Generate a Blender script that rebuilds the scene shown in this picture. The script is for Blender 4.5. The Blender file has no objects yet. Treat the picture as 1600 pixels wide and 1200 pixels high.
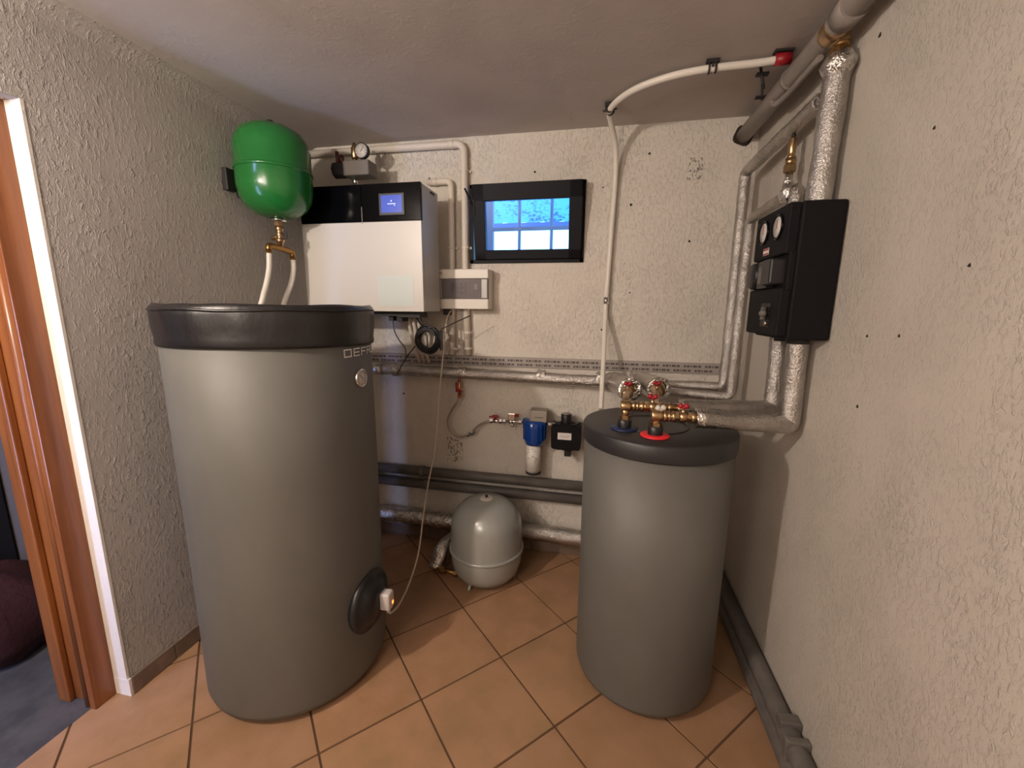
import bpy, bmesh, math, random
from mathutils import Vector, Matrix
random.seed(7)
S = bpy.context.scene
COL = S.collection
PI = math.pi

# ---------------------------------------------------------------- camera
F_PX, YAW, PITCH, ROLL, EYE = 651.93, math.radians(-11.339), math.radians(10.425), math.radians(0.4965), 1.45
cam_data = bpy.data.cameras.new('camera'); cam = bpy.data.objects.new('camera', cam_data); COL.objects.link(cam)
fw = Vector((math.sin(YAW)*math.cos(PITCH), math.cos(YAW)*math.cos(PITCH), -math.sin(PITCH)))
rt = Vector((math.cos(YAW), -math.sin(YAW), 0)); up = rt.cross(fw)
r2 = math.cos(ROLL)*rt + math.sin(ROLL)*up; u2 = -math.sin(ROLL)*rt + math.cos(ROLL)*up
cam.matrix_world = Matrix(((r2.x, u2.x, -fw.x, 0), (r2.y, u2.y, -fw.y, 0), (r2.z, u2.z, -fw.z, EYE), (0, 0, 0, 1)))
cam_data.sensor_width = 36; cam_data.lens = 36*F_PX/1600; cam_data.clip_start = 0.01
S.camera = cam

# ---------------------------------------------------------------- world and light
W = bpy.data.worlds.new('world'); S.world = W; W.use_nodes = True
bg = W.node_tree.nodes['Background']
bg.inputs['Color'].default_value = (0.30, 0.62, 1.0, 1); bg.inputs['Strength'].default_value = 6.0

def lamp(name, kind, loc, energy, color, **kw):
    d = bpy.data.lights.new(name, kind); d.energy = energy; d.color = color
    for k, v in kw.items(): setattr(d, k, v)
    o = bpy.data.objects.new(name, d); COL.objects.link(o); o.location = loc
    return o
lamp('room_lamp_light', 'POINT', (-1.50, -0.10, 2.06), 86, (1.0, 0.88, 0.77), shadow_soft_size=0.04)
lamp('rear_fill_light', 'POINT', (-1.0, -1.15, 1.85), 50, (1.0, 0.87, 0.76), shadow_soft_size=0.30)  # unseen soft fill, added behind the camera to lift the shadows
hl = lamp('hall_window_light', 'AREA', (-2.15, -0.40, 0.95), 22, (0.38, 0.52, 1.0), shape='RECTANGLE', size=0.16, size_y=1.1)
hl.rotation_euler = Vector((0.45, 1.0, -0.05)).to_track_quat('-Z', 'Y').to_euler()

S.view_settings.view_transform = 'Standard'; S.view_settings.look = 'None'
S.view_settings.exposure = 0.0; S.view_settings.gamma = 1.0; S.view_settings.use_curve_mapping = False

# ---------------------------------------------------------------- materials
def mat(name, color, rough=0.5, metal=0.0, bump=None, vary=None, spec=None, emit=None, trans=None, coat=None, alpha=None):
    """bump = (scale xyz, strength, distance, detail); vary = (scale xyz, second colour, low, high)"""
    m = bpy.data.materials.new(name); m.use_nodes = True
    nt = m.node_tree; N = nt.nodes; Lk = nt.links; b = N['Principled BSDF']
    b.inputs['Base Color'].default_value = (*color, 1); b.inputs['Roughness'].default_value = rough
    b.inputs['Metallic'].default_value = metal
    if spec is not None: b.inputs['Specular IOR Level'].default_value = spec
    if coat: b.inputs['Coat Weight'].default_value = coat; b.inputs['Coat Roughness'].default_value = 0.15
    if emit: b.inputs['Emission Color'].default_value = (*emit[0], 1); b.inputs['Emission Strength'].default_value = emit[1]
    if trans: b.inputs['Transmission Weight'].default_value = trans
    if alpha: b.inputs['Alpha'].default_value = alpha
    tc = None
    def noise(scale, detail=3, rough_=0.55, off=0):
        nonlocal tc
        if tc is None: tc = N.new('ShaderNodeTexCoord')
        mp = N.new('ShaderNodeMapping'); mp.inputs['Scale'].default_value = scale if hasattr(scale, '__len__') else (scale,)*3
        mp.inputs['Location'].default_value = (off, off*1.7, off*.6)
        Lk.new(tc.outputs['Object'], mp.inputs['Vector'])
        n = N.new('ShaderNodeTexNoise'); n.inputs['Scale'].default_value = 1; n.inputs['Detail'].default_value = detail
        n.inputs['Roughness'].default_value = rough_
        Lk.new(mp.outputs[0], n.inputs['Vector']); return n
    if vary:
        n = noise(vary[0], 4, 0.6, 3.1)
        r = N.new('ShaderNodeValToRGB'); r.color_ramp.elements[0].position = vary[2]; r.color_ramp.elements[1].position = vary[3]
        r.color_ramp.elements[0].color = (*color, 1); r.color_ramp.elements[1].color = (*vary[1], 1)
        Lk.new(n.outputs['Fac'], r.inputs[0]); Lk.new(r.outputs[0], b.inputs['Base Color'])
    if bump:
        n = noise(bump[0], bump[3], 0.6)
        bp = N.new('ShaderNodeBump'); bp.inputs['Strength'].default_value = bump[1]; bp.inputs['Distance'].default_value = bump[2]
        Lk.new(n.outputs['Fac'], bp.inputs['Height']); Lk.new(bp.outputs[0], b.inputs['Normal'])
    return m

def plaster(name, color, color2, scale, strength, dist, stain=None):
    """rough roller plaster: streaks with sharp crests over a finer grain"""
    m = bpy.data.materials.new(name); m.use_nodes = True
    nt = m.node_tree; N = nt.nodes; Lk = nt.links; b = N['Principled BSDF']
    b.inputs['Roughness'].default_value = 0.85; b.inputs['Specular IOR Level'].default_value = 0.25
    g = N.new('ShaderNodeNewGeometry')
    def nz(sc, det, rg=0.6):
        mp = N.new('ShaderNodeMapping'); mp.inputs['Scale'].default_value = sc; Lk.new(g.outputs['Position'], mp.inputs['Vector'])
        n = N.new('ShaderNodeTexNoise'); n.inputs['Scale'].default_value = 1; n.inputs['Detail'].default_value = det; n.inputs['Roughness'].default_value = rg
        n.inputs['Distortion'].default_value = 0.6
        Lk.new(mp.outputs[0], n.inputs['Vector']); return n.outputs['Fac']
    a = nz(scale, 4); c = nz(tuple(s*3.1 for s in scale), 3)
    rp = N.new('ShaderNodeMapRange'); rp.inputs['From Min'].default_value = 0.50; rp.inputs['From Max'].default_value = 0.72; Lk.new(a, rp.inputs[0])
    ad = N.new('ShaderNodeMath'); ad.operation = 'MULTIPLY_ADD'; Lk.new(c, ad.inputs[0]); ad.inputs[1].default_value = 0.45; Lk.new(rp.outputs[0], ad.inputs[2])
    # slow patches where the relief is flatter
    pt = nz((3.0, 3.0, 2.0), 3); pr = N.new('ShaderNodeMapRange'); pr.inputs['From Min'].default_value = 0.35; pr.inputs['From Max'].default_value = 0.65
    pr.inputs['To Min'].default_value = 0.25; pr.inputs['To Max'].default_value = 1.0; Lk.new(pt, pr.inputs[0])
    ml = N.new('ShaderNodeMath'); ml.operation = 'MULTIPLY'; Lk.new(ad.outputs[0], ml.inputs[0]); Lk.new(pr.outputs[0], ml.inputs[1])
    bp = N.new('ShaderNodeBump'); bp.inputs['Strength'].default_value = strength; bp.inputs['Distance'].default_value = dist
    Lk.new(ml.outputs[0], bp.inputs['Height']); Lk.new(bp.outputs[0], b.inputs['Normal'])
    mx = N.new('ShaderNodeMix'); mx.data_type = 'RGBA'; mx.inputs['A'].default_value = (*color, 1); mx.inputs['B'].default_value = (*color2, 1)
    cn = nz((2.3, 2.3, 2.3), 5); cr = N.new('ShaderNodeMapRange'); cr.inputs['From Min'].default_value = 0.4; cr.inputs['From Max'].default_value = 0.65; Lk.new(cn, cr.inputs[0])
    Lk.new(cr.outputs[0], mx.inputs['Factor']); out = mx.outputs['Result']
    if stain:   # flaked paint patches: (centre, half size) boxes on the wall
        sp = nz((95, 95, 70), 2); st = N.new('ShaderNodeMath'); st.operation = 'GREATER_THAN'; st.inputs[1].default_value = 0.56; Lk.new(sp, st.inputs[0])
        fac = None
        for (cx, cz, hx, hz) in stain:
            sx = N.new('ShaderNodeSeparateXYZ'); Lk.new(g.outputs['Position'], sx.inputs[0])
            ks = []
            for ax, cc, hh in ((0, cx, hx), (2, cz, hz)):
                s1 = N.new('ShaderNodeMath'); s1.operation = 'SUBTRACT'; Lk.new(sx.outputs[ax], s1.inputs[0]); s1.inputs[1].default_value = cc
                s2 = N.new('ShaderNodeMath'); s2.operation = 'ABSOLUTE'; Lk.new(s1.outputs[0], s2.inputs[0])
                s3 = N.new('ShaderNodeMath'); s3.operation = 'LESS_THAN'; Lk.new(s2.outputs[0], s3.inputs[0]); s3.inputs[1].default_value = hh; ks.append(s3)
            m1 = N.new('ShaderNodeMath'); m1.operation = 'MULTIPLY'; Lk.new(ks[0].outputs[0], m1.inputs[0]); Lk.new(ks[1].outputs[0], m1.inputs[1])
            if fac is None: fac = m1.outputs[0]
            else:
                m2 = N.new('ShaderNodeMath'); m2.operation = 'MAXIMUM'; Lk.new(fac, m2.inputs[0]); Lk.new(m1.outputs[0], m2.inputs[1]); fac = m2.outputs[0]
        m3 = N.new('ShaderNodeMath'); m3.operation = 'MULTIPLY'; Lk.new(fac, m3.inputs[0]); Lk.new(st.outputs[0], m3.inputs[1])
        m4 = N.new('ShaderNodeMath'); m4.operation = 'MULTIPLY'; Lk.new(m3.outputs[0], m4.inputs[0]); m4.inputs[1].default_value = 0.75
        mm = N.new('ShaderNodeMix'); mm.data_type = 'RGBA'; Lk.new(m4.outputs[0], mm.inputs['Factor']); Lk.new(out, mm.inputs['A']); mm.inputs['B'].default_value = (0.10, 0.07, 0.05, 1)
        out = mm.outputs['Result']
    Lk.new(out, b.inputs['Base Color'])
    return m

M = {}
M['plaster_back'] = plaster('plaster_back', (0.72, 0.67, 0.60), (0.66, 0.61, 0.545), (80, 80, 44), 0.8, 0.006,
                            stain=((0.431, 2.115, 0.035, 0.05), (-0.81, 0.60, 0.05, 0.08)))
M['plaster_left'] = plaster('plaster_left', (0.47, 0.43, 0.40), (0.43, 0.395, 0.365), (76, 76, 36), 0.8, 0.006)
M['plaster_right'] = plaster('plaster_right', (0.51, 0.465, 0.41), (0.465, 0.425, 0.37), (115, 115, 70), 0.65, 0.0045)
M['ceiling'] = plaster('ceiling_paint', (0.54, 0.49, 0.46), (0.48, 0.43, 0.405), (26, 26, 26), 0.14, 0.004)
M['reveal'] = plaster('reveal_plaster', (0.75, 0.69, 0.62), (0.70, 0.64, 0.58), (90, 90, 90), 0.3, 0.003)
M['tile'] = mat('terracotta_tile', (0.320, 0.180, 0.096), 0.42, bump=((22, 22, 22), 0.12, 0.004, 4), vary=((7.2, 7.2, 7.2), (0.400, 0.225, 0.130), 0.38, 0.68))
M['tile2'] = mat('terracotta_tile_rosy', (0.344, 0.199, 0.117), 0.40, bump=((22, 22, 22), 0.12, 0.004, 4), vary=((8.1, 8.1, 8.1), (0.285, 0.163, 0.083), 0.35, 0.7))
M['tile3'] = mat('terracotta_tile_tan', (0.365, 0.208, 0.115), 0.44, bump=((22, 22, 22), 0.12, 0.004, 4), vary=((6.3, 6.3, 6.3), (0.275, 0.168, 0.087), 0.4, 0.7))
M['grout'] = mat('grout', (0.10, 0.05, 0.025), 0.9)
M['skirting'] = mat('skirting_tile', (0.17, 0.12, 0.09), 0.4, vary=((14, 14, 14), (0.23, 0.17, 0.13), 0.4, 0.7))
M['wood'] = mat('door_frame_wood', (0.26, 0.085, 0.020), 0.38, bump=((60, 60, 3), 0.15, 0.002, 4), vary=((30, 30, 1.6), (0.16, 0.045, 0.011), 0.4, 0.7), coat=0.25)
M['concrete'] = mat('hall_floor', (0.085, 0.08, 0.085), 0.7, bump=((40, 40, 40), 0.3, 0.003, 4), vary=((9, 9, 9), (0.05, 0.046, 0.055), 0.4, 0.65))
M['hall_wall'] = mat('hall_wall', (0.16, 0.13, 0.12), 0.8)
M['foil'] = mat('aluminium_foil', (0.62, 0.595, 0.57), 0.17, 1.0, bump=((130, 130, 130), 0.9, 0.006, 4), vary=((16, 16, 16), (0.44, 0.42, 0.40), 0.4, 0.65))
M['foil_rough'] = mat('crumpled_foil', (0.80, 0.78, 0.75), 0.20, 1.0, bump=((70, 70, 70), 1.0, 0.008, 3), vary=((30, 30, 30), (0.5, 0.47, 0.44), 0.42, 0.62))
M['foil_flat'] = mat('foil_wrap', (0.52, 0.485, 0.45), 0.35, 0.85, bump=((35, 35, 35), 0.35, 0.003, 3))
M['jacket'] = mat('silver_vinyl_jacket', (0.142, 0.137, 0.123), 0.58, 0.15, bump=((420, 420, 420), 0.12, 0.0006, 2), vary=((3, 3, 2), (0.12, 0.115, 0.102), 0.35, 0.7))
M['vinyl'] = mat('black_vinyl', (0.012, 0.011, 0.012), 0.38, bump=((26, 26, 14), 0.35, 0.006, 3), spec=0.6)
M['lid'] = mat('black_plastic_lid', (0.022, 0.021, 0.022), 0.42, bump=((300, 300, 300), 0.1, 0.0006, 2))
M['epp'] = mat('black_foam_shell', (0.006, 0.005, 0.006), 0.7, spec=0.2, bump=((500, 500, 500), 0.25, 0.0007, 2))
M['black'] = mat('black_plastic', (0.012, 0.011, 0.013), 0.4)
M['gloss_black'] = mat('gloss_black_fascia', (0.002, 0.002, 0.003), 0.12, spec=0.12)
M['dark_rubber'] = mat('dark_rubber', (0.02, 0.018, 0.018), 0.6)
M['green'] = mat('green_enamel', (0.014, 0.15, 0.028), 0.22, coat=0.4)
M['grey_enamel'] = mat('grey_enamel', (0.36, 0.37, 0.35), 0.26, 0.15, coat=0.3)
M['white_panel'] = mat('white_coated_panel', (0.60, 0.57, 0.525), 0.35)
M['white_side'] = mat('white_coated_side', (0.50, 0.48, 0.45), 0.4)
M['pale_patch'] = mat('pale_rectangle', (0.56, 0.61, 0.58), 0.35)
M['conduit'] = mat('painted_conduit', (0.72, 0.65, 0.57), 0.5)
M['white_plastic'] = mat('white_plastic', (0.74, 0.69, 0.62), 0.4)
M['hose_white'] = mat('white_hose', (0.78, 0.73, 0.66), 0.35)
M['cord'] = mat('cream_cord', (0.62, 0.52, 0.42), 0.5)
M['brass'] = mat('brass', (0.50, 0.34, 0.19), 0.32, 1.0, bump=((80, 80, 80), 0.12, 0.002, 2))
M['brass_dark'] = mat('dark_brass', (0.36, 0.20, 0.07), 0.36, 1.0)
M['copper'] = mat('copper', (0.55, 0.25, 0.12), 0.35, 1.0)
M['chrome'] = mat('chrome', (0.75, 0.73, 0.71), 0.15, 1.0)
M['steel'] = mat('braided_steel', (0.42, 0.37, 0.32), 0.38, 0.9, bump=((600, 600, 600), 0.6, 0.001, 2))
M['red'] = mat('red_lever', (0.30, 0.008, 0.016), 0.4)
M['red_ring'] = mat('red_ring', (0.75, 0.02, 0.03), 0.45)
M['blue_ring'] = mat('blue_ring', (0.010, 0.018, 0.07), 0.45)
M['blue_cup'] = mat('blue_plastic', (0.004, 0.045, 0.24), 0.28, coat=0.3)
M['maroon'] = mat('maroon_lever', (.07, .012, .012), .4)
M['actuator'] = mat('actuator_grey', (0.15, 0.13, 0.11), 0.5)
M['cap_grey'] = mat('grey_plastic_cap', (0.30, 0.26, 0.21), 0.5)
M['grey_pipe'] = mat('dark_grey_pipe', (0.105, 0.095, 0.088), 0.5, bump=((40, 40, 40), 0.2, 0.002, 3), vary=((6, 20, 20), (0.15, 0.135, 0.12), 0.4, 0.7))
M['old_pipe'] = mat('painted_steel_pipe', (0.26, 0.225, 0.20), 0.45, vary=((8, 3, 8), (0.18, 0.155, 0.135), 0.4, 0.7))
M['strip'] = mat('printed_grey_strip', (0.36, 0.32, 0.295), 0.5)
M['ink'] = mat('dark_print', (0.10, 0.085, 0.08), 0.6)
M['paper'] = mat('paper_label', (0.72, 0.68, 0.64), 0.6)
M['dial'] = mat('dial_face', (0.62, 0.58, 0.54), 0.4)
M['silver_ink'] = mat('silver_print', (0.72, 0.70, 0.66), 0.4)
M['screen'] = mat('display_screen', (0.02, 0.05, 0.3), 0.2, emit=((0.07, 0.11, 0.50), 0.7))
M['screen_text'] = mat('display_text', (0.6, 0.7, 1), 0.3, emit=((0.55, 0.65, 1.0), 1.2))
M['led'] = mat('orange_led', (1, 0.2, 0.02), 0.3, emit=((1.0, 0.16, 0.03), 5.0))
M['smoke'] = mat('smoked_window', (0.20, 0.17, 0.18), 0.12, alpha=0.38)
M['breaker'] = mat('breaker_grey', (0.28, 0.25, 0.25), 0.5)
M['frame_black'] = mat('window_frame_black', (0.003, 0.003, 0.006), 0.55, spec=0.2)
M['well'] = mat('light_well_render', (0.22, 0.33, 0.52), 0.9, bump=((60, 60, 60), 0.5, 0.004, 4))
M['cloth'] = mat('dark_red_cloth', (0.035, 0.004, 0.006), 0.9, bump=((30, 30, 30), 0.5, 0.01, 3))
M['plug'] = mat('light_grey_plug', (0.55, 0.50, 0.49), 0.4)
M['hole'] = mat('dark_hole', (0.03, 0.02, 0.015), 0.95)
# thin glass: mostly see-through, a little mirror
gm = bpy.data.materials.new('window_glass'); gm.use_nodes = True
nt = gm.node_tree; nt.nodes.clear(); o_ = nt.nodes.new('ShaderNodeOutputMaterial'); mx_ = nt.nodes.new('ShaderNodeMixShader')
t_ = nt.nodes.new('ShaderNodeBsdfTransparent'); g_ = nt.nodes.new('ShaderNodeBsdfGlossy'); g_.inputs['Roughness'].default_value = 0.35
t_.inputs['Color'].default_value = (0.80, 0.92, 1.0, 1)
mx_.inputs[0].default_value = 0.03; nt.links.new(t_.outputs[0], mx_.inputs[1]); nt.links.new(g_.outputs[0], mx_.inputs[2]); nt.links.new(mx_.outputs[0], o_.inputs[0])
M['glass'] = gm
# translucent blue awning sheet, speckled with dirt
am = bpy.data.materials.new('blue_corrugated_sheet'); am.use_nodes = True
nt = am.node_tree; nt.nodes.clear(); N = nt.nodes; o_ = N.new('ShaderNodeOutputMaterial'); mx_ = N.new('ShaderNodeMixShader')
d_ = N.new('ShaderNodeBsdfDiffuse'); t_ = N.new('ShaderNodeBsdfTranslucent'); mx_.inputs[0].default_value = 0.7
tc = N.new('ShaderNodeTexCoord'); n_ = N.new('ShaderNodeTexNoise'); n_.inputs['Scale'].default_value = 38; n_.inputs['Detail'].default_value = 5
n2 = N.new('ShaderNodeTexNoise'); n2.inputs['Scale'].default_value = 5; mlt = N.new('ShaderNodeMath'); mlt.operation = 'ADD'
r_ = N.new('ShaderNodeValToRGB'); r_.color_ramp.elements[0].position = 0.75; r_.color_ramp.elements[1].position = 1.3
r_.color_ramp.elements[0].color = (0.006, 0.07, 0.33, 1); r_.color_ramp.elements[1].color = (0.07, 0.34, 0.62, 1)
L_ = nt.links.new; L_(tc.outputs['Object'], n_.inputs['Vector']); L_(tc.outputs['Object'], n2.inputs['Vector'])
L_(n_.outputs['Fac'], mlt.inputs[0]); L_(n2.outputs['Fac'], mlt.inputs[1]); L_(mlt.outputs[0], r_.inputs[0])
L_(r_.outputs[0], d_.inputs['Color']); L_(r_.outputs[0], t_.inputs['Color']); L_(d_.outputs[0], mx_.inputs[1]); L_(t_.outputs[0], mx_.inputs[2]); L_(mx_.outputs[0], o_.inputs[0])
M['awning'] = am

# ---------------------------------------------------------------- mesh helpers
def V(*a): return Vector(a)

class MB:
    """collects shapes in one bmesh and links them as one object"""
    def __init__(s): s.bm = bmesh.new()
    def _add(s, bm2, mtx=None):
        if mtx is not None: bmesh.ops.transform(bm2, matrix=mtx, verts=bm2.verts)
        me = bpy.data.meshes.new('t'); bm2.to_mesh(me); s.bm.from_mesh(me); bpy.data.meshes.remove(me); bm2.free()
    def box(s, lo, hi, bev=0.0, seg=2, mtx=None, smooth=False):
        b = bmesh.new(); lo = V(*lo); hi = V(*hi)
        bmesh.ops.create_cube(b, size=1)
        for v in b.verts: v.co = V(*[(lo[i]+hi[i])/2 + v.co[i]*(hi[i]-lo[i]) for i in range(3)])
        if bev: 
            bmesh.ops.bevel(b, geom=list(b.edges), offset=bev, segments=seg, affect='EDGES', profile=0.5)
            if smooth:
                for f in b.faces: f.smooth = True
        s._add(b, mtx); return s
    def prism(s, pts, z0, z1, bev=0.0, mtx=None):
        b = bmesh.new(); vs = [b.verts.new((p[0], p[1], z0)) for p in pts]; f = b.faces.new(vs)
        r = bmesh.ops.extrude_face_region(b, geom=[f]); nv = [g for g in r['geom'] if isinstance(g, bmesh.types.BMVert)]
        for v in nv: v.co.z = z1
        bmesh.ops.recalc_face_normals(b, faces=b.faces)
        if bev: bmesh.ops.bevel(b, geom=list(b.edges), offset=bev, segments=2, affect='EDGES')
        s._add(b, mtx); return s
    def lathe(s, prof, o=(0, 0, 0), axis=(0, 0, 1), seg=32, wob=None, ang=(0, 2*PI), flat=False):
        """prof = [(r, h)...] along axis"""
        o = V(*o); a = V(*axis).normalized(); q = a.to_track_quat('Z', 'Y').to_matrix()
        b = bmesh.new(); full = abs(ang[1]-ang[0]-2*PI) < 1e-6; n = seg if full else seg+1
        rings = []
        for (r, h) in prof:
            if r < 1e-6: rings.append([b.verts.new(o + q @ V(0, 0, h))]*n); continue
            ring = []
            for k in range(n):
                t = ang[0] + (ang[1]-ang[0])*k/seg; rr = r; hh = h
                if wob: dr, dh = wob(t, r, h); rr += dr; hh += dh
                ring.append(b.verts.new(o + q @ V(rr*math.cos(t), rr*math.sin(t), hh)))
            rings.append(ring)
        for i in range(len(rings)-1):
            A_, B_ = rings[i], rings[i+1]
            for k in range(seg):
                k2 = (k+1) % n
                vs = []
                for v in (A_[k], A_[k2], B_[k2], B_[k]):
                    if v not in vs: vs.append(v)
                if len(vs) > 2:
                    try: f = b.faces.new(vs); f.smooth = not flat
                    except ValueError: pass
        if full:
            for ring, rev in ((rings[0], True), (rings[-1], False)):
                if len(set(ring)) > 2:
                    try: b.faces.new(ring[::-1] if rev else ring)
                    except ValueError: pass
        bmesh.ops.recalc_face_normals(b, faces=b.faces)
        s._add(b); return s
    def cyl(s, p, q, r, seg=20, bev=0.0, flat=False):
        p = V(*p); q = V(*q); h = (q-p).length
        if bev: pr = [(0, 0), (r-bev, 0), (r, bev), (r, h-bev), (r-bev, h), (0, h)]
        else: pr = [(0, 0), (r, 0), (r, h), (0, h)]
        # split caps so shading stays crisp
        return s.lathe(pr, p, q-p, seg, flat=flat)
    def hexnut(s, p, q, r): return s.cyl(p, q, r, 6, flat=True)
    def tube(s, pts, r, seg=14, jit=0.0, rf=None, cap=True):
        pts = [V(*p) for p in pts]; b = bmesh.new(); rings = []
        t0 = (pts[1]-pts[0]).normalized(); nrm = t0.orthogonal().normalized(); L = 0
        for i, p in enumerate(pts):
            t = ((pts[min(i+1, len(pts)-1)]-pts[max(i-1, 0)])).normalized()
            nrm = (nrm - t*nrm.dot(t)).normalized(); bn = t.cross(nrm)
            if i: L += (p-pts[i-1]).length
            R = r*(rf(L) if rf else 1)
            rings.append([b.verts.new(p + (nrm*math.cos(2*PI*k/seg)+bn*math.sin(2*PI*k/seg))*(R + random.uniform(-jit, jit))) for k in range(seg)])
        for i in range(len(rings)-1):
            for k in range(seg):
                f = b.faces.new((rings[i][k], rings[i][(k+1) % seg], rings[i+1][(k+1) % seg], rings[i+1][k])); f.smooth = True
        if cap: b.faces.new(rings[0][::-1]); b.faces.new(rings[-1])
        s._add(b); return s
    def build(s, name, m, parent=None, **props):
        me = bpy.data.meshes.new(name); s.bm.to_mesh(me); s.bm.free()
        me.materials.append(M[m] if isinstance(m, str) else m)
        o = bpy.data.objects.new(name, me); COL.objects.link(o)
        if parent: o.parent = parent; o.matrix_parent_inverse = parent.matrix_world.inverted()
        for k, v in props.items(): o[k] = v
        return o

def thing(name, label, cat, loc=(0, 0, 0), group=None):
    o = bpy.data.objects.new(name, None); COL.objects.link(o); o.location = loc; o.empty_display_size = 0.05
    o.matrix_world = Matrix.Translation(loc)
    o['label'] = label; o['category'] = cat
    if group: o['group'] = group
    return o
def tag(o, label, cat, group=None):
    o['label'] = label; o['category'] = cat
    if group: o['group'] = group
    return o

def fillet(pts, rad, n=7, step=None):
    """polyline with rounded corners, optionally resampled"""
    pts = [V(*p) for p in pts]; out = [pts[0]]
    for i in range(1, len(pts)-1):
        a, p, c = pts[i-1], pts[i], pts[i+1]; d1 = (a-p); d2 = (c-p)
        rr = min(rad, d1.length*.49, d2.length*.49); A_ = p + d1.normalized()*rr; C_ = p + d2.normalized()*rr
        for k in range(n+1):
            t = k/n; out.append(A_*(1-t)**2 + p*2*t*(1-t) + C_*t*t)
    out.append(pts[-1])
    return resample(out, step) if step else out
def resample(pts, step):
    out = [pts[0]]; acc = 0
    for i in range(1, len(pts)):
        a, b = pts[i-1], pts[i]; L = (b-a).length
        if L < 1e-7: continue
        n = max(1, round(L/step))
        for k in range(1, n+1): out.append(a.lerp(b, k/n))
    return out
def spline(pts, n=8):
    pts = [V(*p) for p in pts]; P = [pts[0]*2-pts[1]] + pts + [pts[-1]*2-pts[-2]]; out = []
    for i in range(1, len(P)-2):
        for k in range(n):
            t = k/n; a, b, c, d = P[i-1], P[i], P[i+1], P[i+2]
            out.append(0.5*((2*b)+(-a+c)*t+(2*a-5*b+4*c-d)*t*t+(-a+3*b-3*c+d)*t**3))
    out.append(pts[-1]); return out

# =================================================================== SETTING
XL, XR, YB, ZC = -1.66, 0.70, 2.30, 2.33
YF = -1.6
def struct(o): o['kind'] = 'structure'; return o

# floor: dark grout bed and every terracotta tile laid diagonally on it
floor = struct(MB().box((-1.745, YF, -0.08), (XR, YB, -0.004)).build('floor', 'grout'))
P_T, G = 0.354, 0.0068
ex = V(1, 1, 0).normalized(); ey = V(-1, 1, 0).normalized(); org = V(-0.334, 1.485, 0)
def clip_poly(poly, ax, val, keep_less):
    out = []
    for i in range(len(poly)):
        a, b = poly[i-1], poly[i]; ia = (a[ax] <= val) == keep_less; ib = (b[ax] <= val) == keep_less
        if ia != ib: t = (val-a[ax])/(b[ax]-a[ax]); out.append(a.lerp(b, t))
        if ib: out.append(b)
    return out
for i in range(-9, 10):
    for j in range(-9, 10):
        c = org + ex*(i+.5)*P_T + ey*(j+.5)*P_T
        h = P_T/2-G/2
        poly = [c+ex*h*a+ey*h*b for a, b in ((1, 1), (-1, 1), (-1, -1), (1, -1))]
        for ax, val, kl in ((0, XR, True), (0, -1.745, False), (1, YB, True), (1, -0.6, False)):
            if poly: poly = clip_poly(poly, ax, val, kl)
        # behind the doorway reveal the wall stands on the tiles
        if len(poly) < 3: continue
        zz = random.uniform(-0.0008, 0.0008)
        area = abs(sum(poly[k-1].x*poly[k].y-poly[k].x*poly[k-1].y for k in range(len(poly))))/2
        if area < 0.002: continue
        MB().prism([(p.x, p.y) for p in poly], -0.012, zz, bev=0.0012).build('tile', random.choice(['tile', 'tile2', 'tile3']), floor)

# walls
wb = MB()
wx0, wx1, wz0, wz1 = -0.70, -0.085, 1.685, 2.09
wb.box((XL-0.3, YB, -0.08), (wx0, YB+0.28, ZC+.1)).box((wx1, YB, -0.08), (XR+.25, YB+0.28, ZC+.1))
wb.box((wx0, YB, -0.08), (wx1, YB+0.28, wz0)).box((wx0, YB, wz1), (wx1, YB+0.28, ZC+.1))
wall_back = struct(wb.build('wall_back', 'plaster_back'))
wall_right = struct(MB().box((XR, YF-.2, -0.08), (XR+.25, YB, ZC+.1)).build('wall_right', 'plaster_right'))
wl = MB().box((-1.95, 1.03, -0.08), (XL, YB, ZC+.1)).box((-1.95, -0.02, 2.03), (XL, 1.03, ZC+.1)).box((-1.95, YF, -0.08), (XL, -0.02, ZC+.1))
for k in range(6):   # soft hand-rounded joint with the ceiling
    t0, t1 = k*PI/12, (k+1)*PI/12; f_ = lambda t: (XL+.06*(1-math.sin(t)), ZC-.06*(1-math.cos(t)))
    (xa, za), (xb, zb) = f_(t0), f_(t1)
    wl.prism([(xa, -za), (xb, -zb), (XL-.01, -zb), (XL-.01, -ZC-.01), (xa, -ZC-.01)], YF, YB, mtx=Matrix(((1, 0, 0, 0), (0, 0, 1, 0), (0, -1, 0, 0), (0, 0, 0, 1))))
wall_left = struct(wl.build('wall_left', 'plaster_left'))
# bright skim coat on the side of the doorway
struct(MB().box((-1.722, 1.022, 0.072), (XL+.001, 1.0305, 2.03)).build('trim_1', 'reveal'))
struct(MB().box((-2.0, YF-.2, -0.08), (XR, YF, ZC+.1)).build('wall_front', 'plaster_right'))
cb = MB().box((-3.6, YF-.2, ZC), (XR+.25, YB+.28, ZC+.12))
ceiling = struct(cb.build('ceiling', 'ceiling'))

# doorway: wooden frame
door = thing('door_frame', 'brown wooden door frame at the left edge, beside the white reveal', 'door frame', (-1.8, 0.99, 0))
MB().box((-1.745, 0.952, 0.0), (-1.72, 1.022, 2.03), 0.003).build('casing', 'wood', door)
MB().box((-1.935, 0.975, 0.0), (-1.746, 1.03, 2.03), 0.003).build('jamb', 'wood', door)
MB().cyl((-1.765, 0.965, 0), (-1.765, 0.965, 2.03), 0.012, 12).build('bead', 'wood', door)
MB().box((-1.90, 0.955, 0.0), (-1.845, 0.975, 2.03), 0.004).build('stop_strip', 'wood', door)
MB().box((-1.935, -0.02, 2.0), (-1.72, 0.952, 2.03), 0.003).build('head', 'wood', door)
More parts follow.
